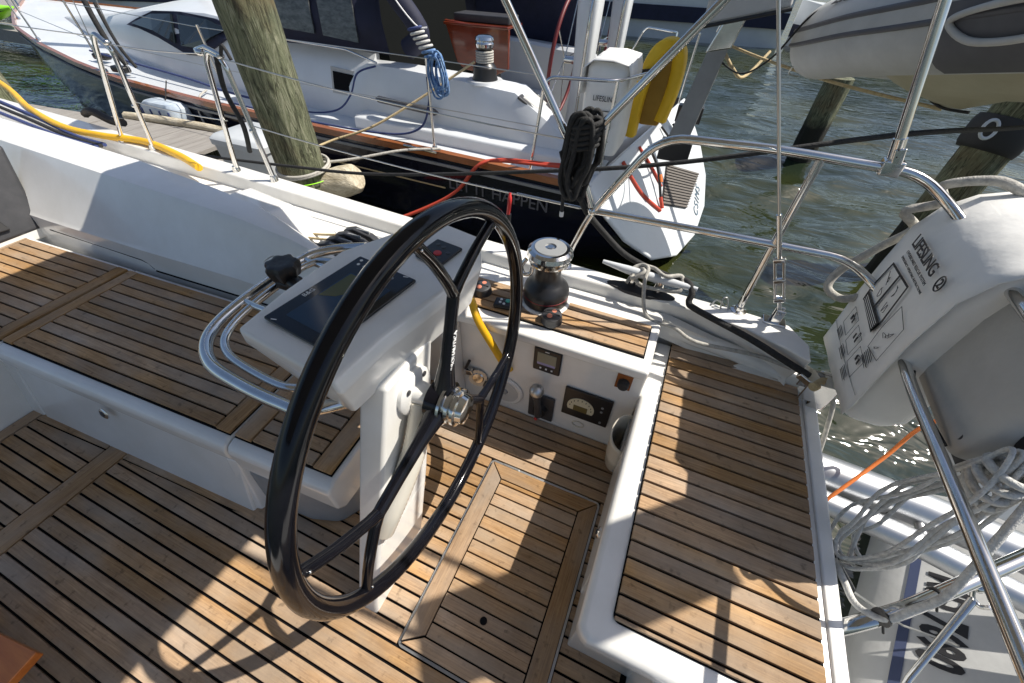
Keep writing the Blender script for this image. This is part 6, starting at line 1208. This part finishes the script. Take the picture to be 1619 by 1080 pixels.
for z, s_ in ((-0.05, 0.8), (0.0, 0.98), (0.12, 1.0), (0.22, 0.96), (0.26, 0.75)): rings.append([(-5.55 + a * s_, 3.10 + b * s_, z) for a, b in rrect(-0.30, 0.30, -0.12, 0.12, 0.09, 4)])
m_.loft(rings).build('float_body', M_foam, t, smooth=50)
for k in range(4): MB().box(-5.78 + k * 0.145, -5.765 + k * 0.145, 2.972, 2.985, 0.0, 0.2).build('groove', M_rope_navy, t)
MB().tube([(-5.55, 3.14, 0.26), (-5.6, 3.28, 0.42)], 0.006, 6).build('lanyard', M_ropek, t)

def piling(x, y, r, z1, label, seed, group='timber pilings'):
    rnd = np.random.default_rng(seed); seg, rows = 44, 40; z0 = -1.4; rings = []
    ph = rnd.uniform(0, 6.28, (8,)); fr = [1, 2, 3, 5, 7, 9, 13, 17]
    for i in range(rows + 1):
        z = (z1 - z0) * i / rows; ring = []
        for k in range(seg):
            a = 2 * math.pi * k / seg; d = 1 + sum(0.016 / (1 + .25 * j) * math.sin(fr[j] * a + ph[j] + 0.35 * math.sin(z * (0.8 + .3 * j) + ph[-j])) for j in range(8)) + rnd.normal(0, 0.006)
            ring.append((r * d * math.cos(a) * (1 - 0.02 * z), r * d * math.sin(a) * (1 - 0.02 * z), z))
        rings.append(ring)
    o = MB().loft(rings).build('piling', M_pile, smooth=50); o.location = (x, y, z0); o.rotation_euler = (0.01 * seed % 0.02, 0.0, 0)
    return tag(o, label, 'piling', group)
piling(-2.78, 2.33, 0.175, 2.3, 'thick greenish timber piling rising beside the stanchion hoop', 1)
piling(1.56, 7.6, 0.17, 0.44, 'short dark timber piling standing in open water below the hoisted dinghy', 2)
piling(2.18, 4.65, 0.17, 0.98, 'timber piling wrapped with black chafe cloth at the right edge', 3)
piling(-6.62, 2.20, 0.15, 0.72, 'dark timber piling at the left picture edge beside the dock', 4)
t = thing('piling_wrap', 'black chafe cloth with rope eye round the right piling', 'wrap')
m_ = MB(); rings = []
for z, r in ((0.50, 0.185), (0.54, 0.20), (0.62, 0.205), (0.70, 0.20), (0.74, 0.185)): rings.append([(2.18 + r * (1 + .04 * math.sin(5 * a)) * math.cos(a), 4.65 + r * math.sin(a), z + 0.05 * math.cos(a + 2.2)) for a in [2 * math.pi * k / 28 for k in range(28)]])
m_.loft(rings).build('cloth', M_rubber, t, smooth=60)
MB().tube([(2.02 + 0.045 * math.cos(a), 4.46 + 0.02 * math.sin(a), 0.70 + 0.06 * math.sin(a)) for a in [2 * math.pi * k / 20 for k in range(20)]], 0.012, 8, closed=True).build('thimble', M_dockbox, t, smooth=60)
t = thing('piling_lashing', 'off-white rope turns and lime twine round the foot of the near piling', 'rope')
for k, (z, m__, r) in enumerate(((0.315, M_ropew, 0.012), (0.285, M_ropew, 0.012), (0.215, M_lime, 0.004))):
    MB().tube([(-2.78 + 0.195 * math.cos(a), 2.33 + 0.195 * math.sin(a), z + 0.02 * math.sin(a + k)) for a in [2 * math.pi * i / 32 for i in range(32)]], r, 8, closed=True).build('turn', m__, t, smooth=60)
o = MB().tube([(-2.98, 2.30, 0.06), (-2.75, 2.36, 0.12), (-2.50, 2.43, 0.20), (-2.40, 2.455, 0.235), (-2.375, 2.46, 0.245)], [0.10, 0.115, 0.12, 0.11, 0.085], 22).build('cut_log', M_log, smooth=45); tag(o, 'short bleached log stub beside the foot of the near piling', 'log')

# far boats
def far_boat(name, label, x0, x1, y, beam, fb, wzh, m_hull, m_top, cab_h, stripe=True, rz=0.0, group='boats across the fairway'):
    t_ = thing(name, label, 'boat', group); Ln = x1 - x0
    rings = []
    for f, hw, up in ((0, 0.82, 0.0), (0.25, 0.95, 0.0), (0.55, 1.0, 0.03), (0.8, 0.75, 0.12), (0.93, 0.35, 0.2), (1.0, 0.02, 0.28)):
        x = x0 + Ln * f; rings.append([(x, y - beam / 2 * hw, WZ + fb + up), (x, y - beam / 2 * hw * 0.93, WZ + fb * 0.4), (x, y - beam / 2 * hw * 0.8, WZ - 0.2), (x, y + beam / 2 * hw * 0.8, WZ - 0.2), (x, y + beam / 2 * hw * 0.93, WZ + fb * 0.4), (x, y + beam / 2 * hw, WZ + fb + up)])
    MB().loft(rings).build('hull', m_hull, t_, smooth=40)
    if stripe:
        MB().loft([[(r[0][0], r[0][1] - 0.02 + (r[1][1] - r[0][1]) * a, r[0][2] + (r[1][2] - r[0][2]) * a) for a in (0.75, 1.15)] + [(r[0][0], r[0][1] + 0.05, r[0][2] + (r[1][2] - r[0][2]) * 1.15), (r[0][0], r[0][1] + 0.05, r[0][2] + (r[1][2] - r[0][2]) * 0.75)] for r in rings]).build('blue_stripe', M_navy, t_)
    if cab_h:
        a, b = x0 + Ln * 0.18, x0 + Ln * 0.72
        MB().prism([(a, y - beam * .36, WZ + fb), (b, y - beam * .33, WZ + fb), (b, y + beam * .33, WZ + fb), (a, y + beam * .36, WZ + fb)], [(a + .2, y - beam * .28, WZ + fb + cab_h), (b - 1.0, y - beam * .26, WZ + fb + cab_h), (b - 1.0, y + beam * .26, WZ + fb + cab_h), (a + .2, y + beam * .28, WZ + fb + cab_h)]).build('cabin', m_top, t_, bevel=0.08)
        for k in range(3):
            xa = a + 0.5 + k * (b - a - 1.4) / 3; yk = y - beam * .325
            MB().prism([(xa, yk - .03, WZ + fb + cab_h * .35), (xa + (b - a) / 4.2, yk - .03, WZ + fb + cab_h * .35), (xa + (b - a) / 4.2, yk + .07, WZ + fb + cab_h * .75), (xa, yk + .07, WZ + fb + cab_h * .75)], [(xa, yk - .07, WZ + fb + cab_h * .35), (xa + (b - a) / 4.2, yk - .07, WZ + fb + cab_h * .35), (xa + (b - a) / 4.2, yk + .03, WZ + fb + cab_h * .75), (xa, yk + .03, WZ + fb + cab_h * .75)]).build('window', M_glass, t_)
    for k in range(5):
        xa = x0 + Ln * (0.15 + 0.17 * k); MB().tube([(xa, y - beam * .44, WZ + fb), (xa, y - beam * .44, WZ + fb + 0.65)], 0.02, 6).build('stanchion', M_steel, t_)
    return t_
far_boat('white_yacht', 'large white hull with blue stripe moored directly behind the navy boat cockpit', 1.6, -16.0, 20.0, 4.2, 1.7, 0, M_bluewhite, M_bluewhite, 1.2)
far_boat('white_yacht', 'smaller white boat moored behind the davit arm in the distance', 9.5, 1.9, 19.6, 3.2, 0.95, 0, M_bluewhite, M_bluewhite, 0.9)
far_boat('white_yacht', 'white boat moored beyond the navy boat bow at upper left', -30, -19.5, 13.5, 3.5, 1.2, 0, M_bluewhite, M_bluewhite, 1.0)
fd = MB().box(-40, -15.0, 8.2, 9.8, -0.35, -0.10).build('far_dock', M_dock); tag(fd, 'grey dock behind the navy boat bow in the far left corner', 'dock')
fd = MB().box(-40, -12.5, 6.4, 7.0, -0.45, -0.20).build('low_dock', M_dock); tag(fd, 'low grey dock under the lime kayak at the far left edge', 'dock')
t = thing('lime_kayak', 'lime green plastic kayak on the dock at the upper left corner', 'kayak')
m_ = MB(); rings = []
for f in range(13):
    u = f / 12; wv = math.sin(math.pi * min(max(u, .02), .98)) ** .7; rings.append([(-20.0 + 5.2 * u * 0.8, 6.65 + 0.36 * wv * math.cos(a), 0.0 + (0.24 if math.sin(a) > 0 else 0.18) * wv * math.sin(a) + 0.22 * (2 * u - 1) ** 2) for a in [2 * math.pi * k / 14 for k in range(14)]])
m_.loft(rings).build('kayak_hull', M_lime, t, smooth=60)
MB().loft([[(-20.0 + 5.2 * u * 0.8, 6.65 + 0.375 * math.sin(math.pi * u) ** .7 * s_, 0.0 + 0.22 * (2 * u - 1) ** 2 + h) for s_, h in ((-1, -.02), (-1, .02), (1, .02), (1, -.02))] for u in [0.03 + 0.94 * k / 10 for k in range(11)]]).build('rub_strip', M_black, t)
bank = MB()
rnd = random.Random(8)
gx = [-60 + 3.0 * i for i in range(34)]; rows_ = []
for j in range(8):
    rows_.append([(x, 23 + j * 2.2 + rnd.uniform(-.5, .5), -0.8 + 0.28 * j + rnd.uniform(-.15, .25)) for x in gx])
rows_ = [[p for p in r if p[0] < -14 + 0 * p[1]] for r in rows_]
bank.loft(rows_, closed=False).build('shore', mottled('scrubby_bank', (0.09, 0.09, 0.035), (0.24, 0.21, 0.13), 1.2, 0.95, bump=0.8, bscale=6, bdist=0.1), kind='structure', smooth=80)
